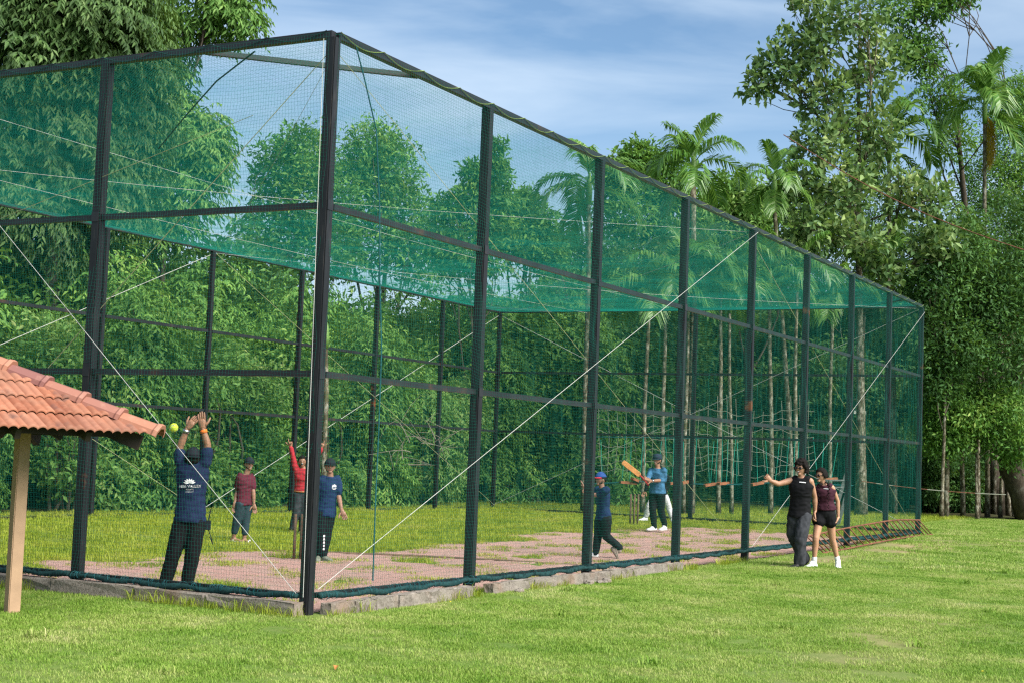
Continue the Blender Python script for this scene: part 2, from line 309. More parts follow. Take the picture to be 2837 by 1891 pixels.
def post(x, y, z0, ang=0, s=.11, top=HT):
    b = MB(); c, sn = math.cos(ang), math.sin(ang); A = ((c, sn, 0), (-sn, c, 0), (0, 0, 1.))
    b.box((x, y, (z0+top)/2), s/2, s/2, (top-z0)/2, A)
    o = b.build('post', M_POST, cage); bm = bmesh.new(); bm.from_mesh(o.data)
    bmesh.ops.bevel(bm, geom=[e for e in bm.edges if abs(e.verts[0].co.z-e.verts[1].co.z) > 1], offset=.012, segments=2, affect='EDGES'); bm.to_mesh(o.data); bm.free()
    if abs(x) < .01 and abs(y) < .01:                        # welded base plate and cap on the corner post
        MB().box((x, y, z0+.11), s*.56, s*.56, .012, A).build('collar', M_RAIL, o)
    return o
PX = [i*BAY for i in range(9)]; PY = [j*WB for j in range(5)]
for x in PX: post(x, 0, G(x, -.3)-.35 if x < 20 else -.2)
for y in PY[1:-1]:
    post(0, y, -.10); post(LX, y, -.2, s=.10)
for x in PX: post(x, LY, -.25, s=.10)
zt = HT+.035
def rails(a, b, n, z, w_, h_, name='rail', off=(0, 0)):
    for k in range(n):
        p = np.array(a)+(np.array(b)-np.array(a))*(k/n); q = np.array(a)+(np.array(b)-np.array(a))*((k+1)/n); d = nrm(q-p)
        e = .0 if name == 'top_rail' else .056
        MB().beam((p[0]+d[0]*e+off[0], p[1]+d[1]*e+off[1], z), (q[0]-d[0]*(e+.001)+off[0], q[1]-d[1]*(e+.001)+off[1], z), w_, h_).build(name, M_RAIL, cage)
for (a, b, n) in (((.056, 0), (LX, 0), 8), ((0, .0), (0, LY), 4), ((.056, LY), (LX, LY), 8), ((LX, .056), (LX, LY-.056), 4)):
    rails(a, b, n, zt, .075, .07, 'top_rail')
    for z in (R2, R1): rails(a, b, n, z, .05, .06)
    rails(a, b, n, .055, .045, .05, 'bottom_rail')
for (a, b) in (((1.62, .04), (.04, 1.62)), ((LX-1.62, .04), (LX-.04, 1.62)), ((LX-1.62, LY-.04), (LX-.04, LY-1.62)), ((.04, LY-1.62), (1.62, LY-.04))):
    MB().beam((*a, zt-.008), (*b, zt-.008), .05, .05).build('corner_brace', M_RAIL, cage)
# nets: every thread is a thin tube
def net(name, fn, na, nb, sa, sb, r, mat=None):
    """fn(s,t)->(...,3) on the unit square; na threads run along t, nb threads along s"""
    Vs, Fs = [], []; base = 0
    for (n, m, sw) in ((na, sa, False), (nb, sb, True)):
        i = np.linspace(0, 1, n); j = np.linspace(0, 1, m+1); A, B = np.meshgrid(i, j, indexing='ij')
        P = fn(B, A) if sw else fn(A, B)
        T = nrm(np.gradient(P, axis=1)); ref = np.array([.31, .52, .79]); u = nrm(np.cross(T, ref)); v = np.cross(T, u)
        ring = np.stack([P+(u*math.cos(q)+v*math.sin(q))*r for q in (0, 2.094, 4.189)], 2)   # n,m+1,3,3
        Vs.append(ring.reshape(-1, 3)); k = np.arange(n)[:, None, None]*((m+1)*3)+np.arange(m)[None, :, None]*3+np.arange(3)[None, None, :]; k2 = k-np.arange(3)+(np.arange(3)+1) % 3
        Fs.append(np.stack([k, k2, k2+3, k+3], -1).reshape(-1, 4)+base); base += n*(m+1)*3
    return tag(npmesh(name, np.concatenate(Vs), np.concatenate(Fs), mat or M_NETD, cage), kind='stuff')
def wob(a, b, k=1.0): return 1.7*k*(.014*np.sin(a*2.1+b*3.7+1)+.009*np.sin(a*5.3-b*4.1)+.006*np.sin(a*11+b*9.3)+.004*np.sin(a*23-b*17+2))
CELL = .036
def wall_x(y, sg, bel):
    def f(s, t):
        x = s*LX; z = t*(HT+.02); bay = np.abs(np.sin(x/BAY*math.pi)); b_ = np.sin(t*math.pi)
        return np.stack([x+wob(z*1.3, x*.9+3), np.full_like(x, y)+sg*.062+sg*bel*(.35+.65*bay)*np.clip(1-t*2.2, 0, 1)*np.clip(t*9, 0, 1)+wob(x, z)*b_, z+.02+wob(x*1.7+2, z*.8)*b_], -1)
    return f
def wall_y(x, sg):
    def f(s, t):
        y = s*LY; z = t*(HT+.02); b_ = np.sin(t*math.pi)
        return np.stack([np.full_like(y, x)+sg*.062+sg*.03*np.clip(1-t*2.5, 0, 1)*np.clip(t*9, 0, 1)+wob(y, z)*b_, y+wob(z*1.3, y*.9+3), z+.02+wob(y*1.7+2, z*.8)*b_], -1)
    return f
def roof_f(s, t):
    x = s*LX; y = t*LY; sag = .24*np.sin(math.pi*s)**.35*np.sin(math.pi*t)**.5*(.88+.12*np.sin(x/BAY*math.pi)**2)
    return np.stack([x+wob(y, x), y+wob(x*.8+2, y), HT+.045-sag+wob(x*1.2, y*1.4, .22)*np.sin(math.pi*s)*np.sin(math.pi*t)], -1)
nX, nY, nZ = int(LX/CELL), int(LY/CELL), int(HT/CELL); RN = .00088
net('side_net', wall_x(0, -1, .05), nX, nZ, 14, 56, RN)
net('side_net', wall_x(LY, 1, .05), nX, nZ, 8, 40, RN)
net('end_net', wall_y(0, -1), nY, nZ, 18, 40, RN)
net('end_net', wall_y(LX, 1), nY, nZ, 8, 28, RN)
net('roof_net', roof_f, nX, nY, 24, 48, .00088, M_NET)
# bunched edge of the net along the ground, laced to the bottom rail
def bunch(a, b, n, seed):
    r = np.random.default_rng(seed)
    for k in range(n):
        p = np.array(a)+(np.array(b)-np.array(a))*(k/n); q = np.array(a)+(np.array(b)-np.array(a))*((k+1)/n); m = 110; d = nrm(q-p); sd = np.array([-d[1], d[0], 0])
        P = [p+(q-p)*(i/m)+np.array([0, 0, .010*math.sin(i*.27+k)+.02*math.sin(math.pi*i/m)*-1])+sd*.008*math.sin(i*.45) for i in range(m+1)]
        o = MB().tube(P, [.023+.010*r.random()+.006*math.sin(i*.23) for i in range(m+1)], 7).build('bunched_net', M_BUNCH, cage, True)
        w_ = MB()
        for i in range(80):                                  # loose threads and lacing turns
            c = p+(q-p)*r.random(); a0 = r.uniform(0, 6.28); R_ = .030+.020*r.random(); sl_ = r.uniform(-.05, .05)
            w_.tube([c+d*sl_*u_/5+sd*R_*math.cos(a0+u_*.8)+np.array([0, 0, R_*math.sin(a0+u_*.8)]) for u_ in range(6)], .0024, 3, False)
        w_.build('lacing', M_BUNCH if k % 2 else M_ROPEB, o)['kind'] = 'stuff'
ZB = .055
bunch((.1, -.075, ZB), (LX, -.075, ZB), 8, 1); bunch((-.075, .05, ZB), (-.075, LY, ZB), 4, 2)
bunch((.1, LY+.07, ZB), (LX, LY+.07, ZB), 8, 3); bunch((LX+.07, .05, ZB), (LX+.07, LY, ZB), 4, 4)
# scalloped lacing rope along the top rails
for (a, b, n) in (((.05, -.05, zt), (LX, -.05, zt), 8), ((-.05, .05, zt), (-.05, LY, zt), 4)):
    for k in range(n):
        p = np.array(a)+(np.array(b)-np.array(a))*(k/n); q = np.array(a)+(np.array(b)-np.array(a))*((k+1)/n); P = []
        for i in range(49): P.append(p+(q-p)*(i/48)+np.array([0, 0, -.075*abs(math.sin(i/48*math.pi*4))+.035]))
        MB().tube(P, .0045, 4).build('lacing_rope', M_LACE if a[1] < 0 else M_BUNCH, cage)
# bracing wires
def wire(a, b, mat=None, r=.0031, sag=.0, name='bracing_wire'):
    a = np.array(a, float); b = np.array(b, float); MB().tube([a+(b-a)*(i/12)-np.array([0, 0, sag*math.sin(math.pi*i/12)]) for i in range(13)], r, 5).build(name, mat or M_WIRE, cage)
o_ = -.09
wire((.05, o_, .12), (4*BAY, o_, HT-.03)); wire((.1, o_+.17, HT-.05), (4*BAY-.08, o_+.17, .1), M_WIREY)
wire((4*BAY+.08, o_, .1), (LX-.03, o_, HT-.1)); wire((4*BAY, o_+.17, HT-.05), (LX-.05, o_+.17, .1), M_WIREY)
wire((o_, .06, .08), (o_, 2*WB+.15, HT-.2)); wire((o_+.17, .05, HT-.06), (o_+.17, 2*WB, .2), M_WIREY, .0045)
wire((-.085, -.02, .05), (-.085, .055, HT-.02), r=.003)
wire((o_+.05, 2*WB, HT-.1), (o_+.05, 4*WB, .1)); wire((o_+.05, 2*WB+.8, 3.2), (o_+.05, .9, HT-.7), M_WIREY, .003)
for (xa, xb) in ((0, 4*BAY), (4*BAY, LX)):
    wire((xa, LY+.02, .1), (xb, LY+.02, HT-.05), r=.005); wire((xa, LY-.09, HT-.05), (xb, LY-.09, .1), M_WIREY, .005)
wire((LX+.02, .05, .1), (LX+.02, LY, HT-.05), r=.005); wire((LX-.09, .05, HT-.05), (LX-.09, LY, .1), r=.005)
for (a, b) in (((.1, 0, 0), (12.4, LY, 0)), ((12.4, 0, 0), (.1, LY, 0)), ((12.4, 0, 0), (LX, LY, 0)), ((LX, 0, 0), (12.4, LY, 0)), ((0, 6.0, 0), (LX, 5.8, 0)), ((0, 9.2, 0), (LX, 8.9, 0))):
    wire((a[0], a[1], HT-.02), (b[0], b[1], HT-.02), r=.0026, sag=.16, name='roof_wire')
# heavy seam rope hanging down the side net, rope across the roof corner
P = [np.array([x, -.075, z]) for x, z in ((.28, 5.38), (.45, 5.1), (.70, 4.64), (.82, 3.9), (.885, 3.17), (.975, 2.47), (.99, 1.6), (.99, .93), (1.007, .15))]
MB().tube(P, .007, 6).build('seam_rope', M_ROPEB, cage)
MB().tube([(.06, 1.0+.0, HT-.02), (.7, 2.0, HT-.08), (1.73, 3.28, HT-.12), (3.2, 5.0, HT-.12)], .009, 5).build('seam_rope', M_ROPEB, cage)

# bolted joint plates where the rails meet the front posts
for z in (R2, R1):
    for x in PX: MB().box((x, -.058, z), .045, .003, .05).build('joint_plate', M_RAIL, cage)
    for y in PY[1:]: MB().box((-.058, y, z), .003, .045, .05).build('joint_plate', M_RAIL, cage)
# ------------------------------------------------------------------ concrete kerb
def f_conc(t, o):
    n_ = noise(t, 4, 5, .65); m = noise(t, 45, 4, .7); r_ = noise(t, 2.2, 3, .6)
    c = ramp(t, m, [(.3, (.09, .075, .06)), (.55, (.20, .175, .15)), (.8, (.30, .27, .24))])
    c = mixc(t, ramp(t, n_, [(.45, (0, 0, 0)), (.7, (.6, .6, .6))]), c, (.30, .265, .23)); c = mixc(t, ramp(t, r_, [(.52, (0, 0, 0)), (.7, (.55, .55, .55))]), c, (.21, .13, .09))
    p = bsdf(t, c, .92, .15, m, .7, .012); t.links.new(p.outputs[0], o.inputs[0])
M_CONC = material('rough_concrete', f_conc)
def rough_block(name, c, hx, hy, hz, seed, parent, mat, amp=.008):
    bm = bmesh.new(); bmesh.ops.create_cube(bm, size=2); bmesh.ops.bevel(bm, geom=bm.edges[:], offset=.06, segments=1, affect='EDGES'); bmesh.ops.subdivide_edges(bm, edges=[e for e in bm.edges if e.calc_length() > .6], cuts=2, use_grid_fill=True)
    r = random.Random(seed); yaw = r.uniform(-.02, .02); o_ = org(parent)
    for v in bm.verts:
        x, y, z = v.co.x*hx, v.co.y*hy, v.co.z*hz; x, y = x*math.cos(yaw)-y*math.sin(yaw), x*math.sin(yaw)+y*math.cos(yaw)
        v.co = Vector((c[0]+x+r.uniform(-amp, amp)-o_[0], c[1]+y+r.uniform(-amp, amp)-o_[1], c[2]+z+r.uniform(-amp, amp)-o_[2]))
    me = bpy.data.meshes.new(name); bm.to_mesh(me); bm.free(); return link(me, name, mat, parent)
k1 = thing('block_kerb', (4.6, -.13, -.14), 'low kerb of grey concrete blocks along the right hand side of the cage', 'kerb')
rr = random.Random(3); x = .12; k = 0
while x < 9.1:
    L_ = rr.choice((.42, .40, .62, .38)) ; L_ = min(L_, 9.15-x)
    if not any(abs(x+L_/2-p) < .01 for p in PX): rough_block('block', (x+L_/2, -.135+rr.uniform(-.008, .008), -.085+rr.uniform(-.01, .006)), L_/2-.006, .065, .085, k, k1, M_CONC)
    x += L_; k += 1
k2 = thing('plaster_kerb', (-.13, 3, -.14), 'low cement plastered kerb along the left hand side of the cage', 'kerb')
y = -.02
while y < 11.5:
    L_ = rr.uniform(.85, 1.25); rough_block('slab', (-.135, y+L_/2, -.085+rr.uniform(-.006, .006)), .075, L_/2-.001, .092, k, k2, M_CONC, .009); y += L_; k += 1
for i, (x, y, s) in enumerate(((3.75, -.3, .05), (5.7, -.27, .06), (5.95, -.30, .045), (6.22, -.28, .06), (6.05, -.33, .03))):
    bm = bmesh.new(); bmesh.ops.create_icosphere(bm, subdivisions=2, radius=1); r = random.Random(i)
    for v in bm.verts: q = 1+r.uniform(-.18, .18); v.co = Vector((v.co.x*s*1.5*q, v.co.y*s*q, v.co.z*s*.7*q))
    me = bpy.data.meshes.new('stone'); bm.to_mesh(me); bm.free(); o = link(me, 'stone', M_CONC); o.location = (x, y, G(x, y)+s*.3)
    tag(o, ['small stone on the lawn before the second post', 'pale stone lying at the kerb near the third post', 'pale broken stone beside the kerb end, middle one', 'large pale stone at the gap in the kerb', 'smallest stone by the kerb gap'][i], 'stone', 'stones by the kerb')
# ------------------------------------------------------------------ rusty ladder lying against the far bays
M_RUST = simple('rusty_iron', (.14, .055, .03), .75, .45, 9, .5)
lad = thing('ladder', (21, -.3, 0), 'long rusty brown ladder lying on its side along the cage foot', 'ladder')
def poly(pts, n):
    pts = np.array(pts, float); t = np.linspace(0, len(pts)-1, n); i = np.clip(t.astype(int), 0, len(pts)-2); u = (t-i)[:, None]
    p0 = pts[np.maximum(i-1, 0)]; p1 = pts[i]; p2 = pts[i+1]; p3 = pts[np.minimum(i+2, len(pts)-1)]
    return .5*((2*p1)+(-p0+p2)*u+(2*p0-5*p1+4*p2-p3)*u*u+(-p0+3*p1-3*p2+p3)*u**3)
LB = poly([(15.6, -.37, -.10), (17.3, -.36, -.075), (20.0, -.35, -.02), (22.4, -.35, .01), (24.75, -.35, .0)], 47)
LT = poly([(15.2, -.16, .20), (16.9, -.15, .26), (19.6, -.15, .34), (22.0, -.14, .38), (24.3, -.14, .34)], 47)
MB().tube(LB, .017, 6).build('rail', M_RUST, lad, True); MB().tube(LT, .017, 6).build('rail', M_RUST, lad, True)
for i in range(1, 46, 2): MB().tube([LB[i], LT[i]], .014, 6).build('rung', M_RUST, lad, True)
# ------------------------------------------------------------------ stumps, bat is with the batsman
M_WOODD = simple('weathered_wood', (.13, .085, .055), .8, .4, 14, .5)
def stump(x, y, h, label, grp, dx=0., dy=0.):
    z = G(x, y); o = MB().tube([(x, y, z-.03), (x+dx*.5, y+dy*.5, z+h*.5), (x+dx, y+dy, z+h-.008), (x+dx, y+dy, z+h)], [.022, .023, .023, .016], 8).build('stump', M_WOODD, None, True); tag(o, label, 'stump', grp)
p = on_z(675, 1284, -.12); q = on_z(689.5, 1284, -.12); e_ = q-p
for i, nm in enumerate(('left brown stump of the near wicket', 'middle brown stump of the near wicket', 'right brown stump of the near wicket, behind the corner post')): stump(p[0]+e_[0]*i, p[1]+e_[1]*i, .64, nm, 'near wicket stumps', -.01+.01*i, 0)
zf = -.04; p = on_z(1447.5, 1205, zf); q = on_z(1463.5, 1205, zf); e_ = (q-p)/2
for i, nm in enumerate(('left stump of the far wicket', 'middle stump of the far wicket', 'right stump of the far wicket, nearest the batsman')): stump(p[0]+e_[0]*i, p[1]+e_[1]*i, .74, nm, 'far wicket stumps', (i-1)*.02, 0)
# ------------------------------------------------------------------ tiled shelter at the left
def f_tile(t, o):
    oi = t.nodes.new('ShaderNodeObjectInfo'); n_ = noise(t, 9, 5, .65, coord='World'); m = noise(t, 3.2, 4, .6, coord='World')
    c = ramp(t, oi.outputs['Random'], [(0, (.22, .075, .042)), (.35, (.30, .115, .065)), (.7, (.34, .145, .09)), (1, (.25, .095, .062))])
    c = mixc(t, ramp(t, n_, [(.45, (0, 0, 0)), (.75, (.5, .5, .5))]), c, (.44, .23, .15)); c = mixc(t, ramp(t, m, [(.54, (0, 0, 0)), (.66, (.75, .75, .75))]), c, (.10, .065, .06))
    g2 = noise(t, 1.7, 5, .7, coord='World'); c = mixc(t, ramp(t, g2, [(.42, (0, 0, 0)), (.70, (.6, .6, .6))]), c, (.16, .085, .06))
    p = bsdf(t, c, .75, .2, n_, .5, .008); t.links.new(p.outputs[0], o.inputs[0])
M_TILE = material('terracotta_tile', f_tile)
def f_ridge(t, o):
    oi = t.nodes.new('ShaderNodeObjectInfo'); n_ = noise(t, 12, 4, .6, coord='World')
    c = ramp(t, oi.outputs['Random'], [(0, (.34, .145, .09)), (.3, (.19, .08, .07)), (.6, (.36, .16, .10)), (1, (.27, .115, .075))]); c = mixc(t, ramp(t, n_, [(.55, (0, 0, 0)), (.8, (.4, .4, .4))]), c, (.42, .25, .18))
    p = bsdf(t, c, .6, .3, n_, .2, .005); t.links.new(p.outputs[0], o.inputs[0])
M_RIDGE = material('terracotta_ridge_tile', f_ridge)
M_TAN = simple('tan_painted_concrete', (.36, .235, .145), .8, .12, 6, .3)
M_DARKW = simple('dark_stained_timber', (.022, .016, .013), .6, .4, 12, .4)
SD = 13.45; pil = at(28, 1390, SD); ea = math.radians(40); th = math.radians(28)
rt2 = nrm(np.array([_rt[0], _rt[1], 0])); fw2 = nrm(np.array([FW[0], FW[1], 0]))
Ex = math.cos(ea)*rt2+math.sin(ea)*fw2; Gy = -math.sin(ea)*rt2+math.cos(ea)*fw2; UZ = np.array([0, 0, 1.])
corner = at(366, 1004, SD-.1); ROOF = 2.5; zc = corner[2]
shel = thing('tiled_shelter', (pil[0], pil[1], G(pil[0], pil[1])), 'small open shelter with orange clay tile hip roof and tan pillar', 'shelter')
ctr = corner-Ex*ROOF/2+Gy*ROOF/2; 
o = MB().box((pil[0], pil[1], (zc+.25-.3)/2), .056, .056, (zc+.25+.3)/2, (Ex, Gy, UZ)).build('pillar', M_TAN, shel)
bm = bmesh.new(); bm.from_mesh(o.data); bmesh.ops.bevel(bm, geom=[e for e in bm.edges if abs(e.verts[0].co.z-e.verts[1].co.z) > 1], offset=.008, segments=2, affect='EDGES'); bm.to_mesh(o.data); bm.free()
dp = pil-ctr; lx, ly = float(dp@Ex), float(dp@Gy)
for (sx, sy) in ((-.95, ly), (-.95, .95), (lx, .95)):
    c = ctr+Ex*sx+Gy*sy; MB().box((c[0], c[1], (zc+.25-.3)/2), .056, .056, (zc+.25+.3)/2, (Ex, Gy, UZ)).build('pillar', M_TAN, shel)
TW, TL, EXPO = .168, .36, .295
def tile_grid():
    us = np.linspace(0, 1, 17); V = []; F = []
    prof = lambda u: .024*abs(math.sin(u*2*math.pi))**.75
    for (y, dz) in ((0, .0), (.02, .004), (TL, -.012)):
        for u in us: V.append((-u*TW, y, prof(u)+dz))
    for u in us: V.append((-u*TW, 0, prof(u)-.016))
    n = len(us)
    for r in range(2): F += [(r*n+i, r*n+i+1, (r+1)*n+i+1, (r+1)*n+i) for i in range(n-1)]
    F += [(3*n+i, 3*n+i+1, i+1, i) for i in range(n-1)]; return V, F
TV, TF = tile_grid(); cache = {}
slopes = [(Ex, Gy), (Gy, -Ex), (-Ex, -Gy), (-Gy, Ex)]
ncourse = int(ROOF/2/(EXPO*math.cos(th)))+1
for si, (E_, G_) in enumerate(slopes):
    cn = ctr+E_*ROOF/2-G_*ROOF/2; S_ = G_*math.cos(th)+UZ*math.sin(th); Nn = -G_*math.sin(th)+UZ*math.cos(th)
    for k in range(ncourse):
        run = k*EXPO*math.cos(th); n = int((ROOF-run)/TW)+1
        for i in range(n):
            e0 = .03+i*TW
            if e0+TW < run-.05 or e0 > ROOF-run+.05: continue
            P0 = cn-E_*e0+S_*(k*EXPO)+Nn*(.012+.02*(k > 0)); P0[2] += zc-P0[2]+ (k*EXPO*math.sin(th))+.02
            jit = rr.uniform(-.004, .004)
            Vw = [P0+E_*v[0]+S_*(v[1]+jit)+Nn*(v[2]+.02*(1-v[1]/TL)) for v in TV]
            b = MB().add(Vw, TF); o = b.build('tile', M_TILE, shel, True)
            if e0 < run+EXPO or e0+TW > ROOF-run-EXPO:       # cut at the hips
                bm = bmesh.new(); bm.from_mesh(o.data); of = org(shel)
                for (c0, nn) in ((cn, (-E_-G_)), (cn-E_*ROOF, (E_-G_))):
                    q = c0-of; bmesh.ops.bisect_plane(bm, geom=bm.verts[:]+bm.edges[:]+bm.faces[:], plane_co=tuple(q), plane_no=tuple(-nn), clear_outer=True)
                if len(bm.faces) == 0: bm.free(); bpy.data.objects.remove(o); continue
                bm.to_mesh(o.data); bm.free()
    # hip ridge tiles
    hd = nrm((-E_+G_)+UZ*math.tan(th)); sd = nrm(np.cross(hd, UZ)); hn = np.cross(sd, hd); hl = .374; P1 = cn.copy(); P1[2] = zc+.062
    for k in range(int((ROOF/2)*math.sqrt(2+math.tan(th)**2)/hl)):
        b = MB(); a = P1+hd*(k*hl-.02)
        prof = [(-.105, -.055), (-.098, -.012), (-.045, .036), (.045, .036), (.098, -.012), (.105, -.055)]
        rings = [(0, 1.16, .012), (.035, 1.20, .016), (.055, 1.05, .006), (hl+.03, .94, -.012)]
        Vw = [a+hd*y+sd*(p_[0]*s_)+hn*(p_[1]*s_+dz) for (y, s_, dz) in rings for p_ in prof]; Fw = [(r*6+i, r*6+i+1, r*6+7+i, r*6+6+i) for r in range(3) for i in range(5)]
        Vw += [a+sd*(p_[0]*.95)+hn*(p_[1]*.95-.012) for p_ in prof]; Fw += [(18+6+i, 18+7+i, i+1, i) for i in range(5)]
        b.add(Vw, Fw).build('ridge_tile', M_RIDGE, shel)
    MB().beam(P1+hd*.12-hn*.17, P1+hd*1.7-hn*.17, .06, .13, hn).build('hip_rafter', M_DARKW, shel)
    for i in range(1, 4):
        e0 = ROOF*i/4+.12*(i == 3); ln = min(e0, ROOF-e0)/math.cos(th); P2 = cn-E_*e0; P2[2] = zc-.065; MB().beam(P2+S_*.1, P2+S_*(ln*.95), .05, .09, Nn).build('rafter', M_DARKW, shel)
    q = cn-E_*.28+G_*.28; q2 = cn-E_*(ROOF-.28)+G_*.28; q[2] = q2[2] = zc+.03; MB().beam(q, q2, .06, .08).build('wall_plate', M_DARKW, shel)
# ------------------------------------------------------------------ rope course behind the far end
M_ROPEG = simple('bright_teal_rope', (.015, .26, .19), .6, .2, 5); M_PLANK = simple('orange_stained_plank', (.26, .09, .04), .7, .3, 8, .3); M_ROPEW = simple('pale_rope', (.22, .23, .18), .8, .2, 5)
rc = thing('rope_course', on_z(1700, 1180, 0.0), 'low rope course with hanging teal ropes and orange planks between the trunks', 'rope course')
RD = 41.0
def rope(pts, r, mat, name='hanging_rope', sm=False): return MB().tube([np.array(p) for p in pts], r, 5).build(name, mat, rc, sm)
rope([at(x_, 1000+.014*(x_-1200), RD) for x_ in np.linspace(1330, 1960, 12)], .010, M_ROPEB, 'top_cable')
rope([at(x_, 1107+.006*(x_-1300)+3*math.sin(x_*.02), RD) for x_ in np.linspace(1340, 1960, 24)], .018, M_ROPEB, 'foot_cable')
for i, (xa, xb) in enumerate(((1349, 1355), (1380, 1383), (1436, 1428), (1450, 1446), (1477, 1470), (1478, 1484), (1519, 1512), (1528, 1534), (1548, 1543), (1570, 1568), (1600, 1595), (1627, 1629), (1640, 1632), (1648, 1644), (1659, 1657), (1672, 1668), (1690, 1680), (1694, 1692), (1738, 1740), (1758, 1764), (1790, 1780), (1812, 1803), (1826, 1822), (1835, 1830), (1868, 1880), (1892, 1886), (1925, 1908))):
    rope([at(xa, 1005+.014*(xa-1200)-4+7*math.sin(i*2.3), RD), at((xa+xb)/2+.6*math.sin(i), 1060, RD-.02), at(xb, 1106+.006*(xb-1300), RD)], .009, M_ROPEG)
for (xa, ya, xb, yb) in ((1424, 1106, 1462, 1109), (1452, 1098, 1470, 1106), (1536, 1109, 1556, 1108), (1565, 1108, 1584, 1105), (1618, 1114, 1654, 1108), (1650, 1110, 1672, 1108), (1727, 1112, 1762, 1105), (1880, 1101, 1922, 1098)):
    a, b = at(xa, ya, RD-.1), at(xb, yb, RD+.1); MB().beam(a, b, .12, .07).build('plank', M_PLANK, rc)
cn_ = thing('climbing_net', at(1600, 1060, RD+1.2), 'pale sagging rope climbing net strung behind the rope course', 'climbing net')
for i in range(24):
    u = 1375+i*21.0; MB().tube([at(u, 925+20*math.sin(i*.8), RD+1.2), at(u+4*math.sin(i), 1000, RD+1.25), at(u+7*math.cos(i*1.7), 1085+6*math.sin(i), RD+1.2)], .006, 4).build('strand', M_ROPEW, cn_)
for j in range(7):
    MB().tube([at(u, 945+j*23+9*math.sin(u*.03+j)+5*abs(math.sin((u-1375)/21*math.pi/2)), RD+1.2) for u in np.linspace(1372, 1870, 60)], .0055, 4).build('strand', M_ROPEW, cn_)
M_GREYW = simple('grey_weathered_timber', (.16, .17, .165), .8, .3, 10, .3)
sl_ = thing('step_ladder', on_z(1905, 1185, 0), 'grey wooden step ladder standing behind the cage end', 'step ladder')
d_ = 38.5
for (xa, ya, xb, yb) in ((1944, 1085, 1912, 1200), (1944, 1133, 1925, 1205), (1899, 1100, 1882, 1180)): MB().beam(at(xa, ya, d_), at(xb, yb, d_), .05, .08).build('stringer', M_GREYW, sl_)
for (y, xa, xb) in ((1102, 1903, 1940), (1118, 1900, 1936), (1135, 1897, 1931), (1153, 1893, 1927), (1170, 1890, 1922)): MB().beam(at(xa, y, d_+.05), at(xb, y, d_+.05), .16, .035).build('step', M_GREYW, sl_)
rl_ = thing('balance_rail', on_z(2200, 1183, 0), 'low red and white cable running between the trunks at the right', 'balance rail')
for i, (xa, xb) in enumerate(((1980, 2012), (2012, 2050), (2050, 2130), (2130, 2176), (2176, 2240), (2240, 2310))):
    f_ = lambda x_: 1105+(x_-1985)*.15-(x_-1985)**2*.00018
    MB().tube([at(xa, f_(xa), 46), at((xa+xb)/2, f_((xa+xb)/2), 46), at(xb, f_(xb), 46)], .012, 5).build('rail', M_RUST if i % 2 == 0 else M_ROPEW, rl_)
cb = MB().tube([at(1800, 310, 44)+(at(2400, 590, 36)-at(1800, 310, 44))*t_-np.array([0, 0, .35*math.sin(math.pi*t_)]) for t_ in np.linspace(0, 1, 14)], .014, 5).build('overhead_cable', M_RUST)
tag(cb, 'thin brown cable sloping across the trees at the upper right', 'cable')
# fallen leaves on the lawn
M_DRYL = simple('dry_leaf', (.42, .17, .05), .7, .3, 20)
for i, (x, y, lb) in enumerate(((772, 1532, 'orange dry leaf on the lawn at the bottom, left of centre'), (838, 1384, 'brown dry leaf leaning on the kerb right of the corner post'), (1440, 1318, 'brown dry leaf against the kerb right of the third post'), (1470, 1316, 'small brown leaf on the kerb blocks near the fourth post'))):
    p = on_z(x, y, -.105); b = MB(); a = i*1.3+.4; u = np.array([math.cos(a), math.sin(a), .25]); v = np.array([-math.sin(a), math.cos(a), .1]); s = .036
    b.add([p-u*s, p-u*s*.2+v*s*.55+UZ*.02, p+u*s, p-u*s*.2-v*s*.5+UZ*.025, p-u*s-UZ*.003, p-u*s*.2+v*s*.55+UZ*.017, p+u*s-UZ*.003, p-u*s*.2-v*s*.5+UZ*.022], [(0, 1, 2), (0, 2, 3), (4, 6, 5), (4, 7, 6), (0, 4, 5, 1), (1, 5, 6, 2), (2, 6, 7, 3), (3, 7, 4, 0)])
    tag(b.build('fallen_leaf', M_DRYL), lb, 'leaf', 'fallen leaves')

# buried timber strip across the gravel
P_ = [on_z(x_, y_, -.112) for x_, y_ in ((560, 1262), (746, 1268), (960, 1276), (1180, 1288), (1345, 1299))]
tag(MB().tube(P_, .022, 6).build('edging_strip', M_WOODD, None, True), 'thin brown timber strip sunk across the red gravel', 'edging')
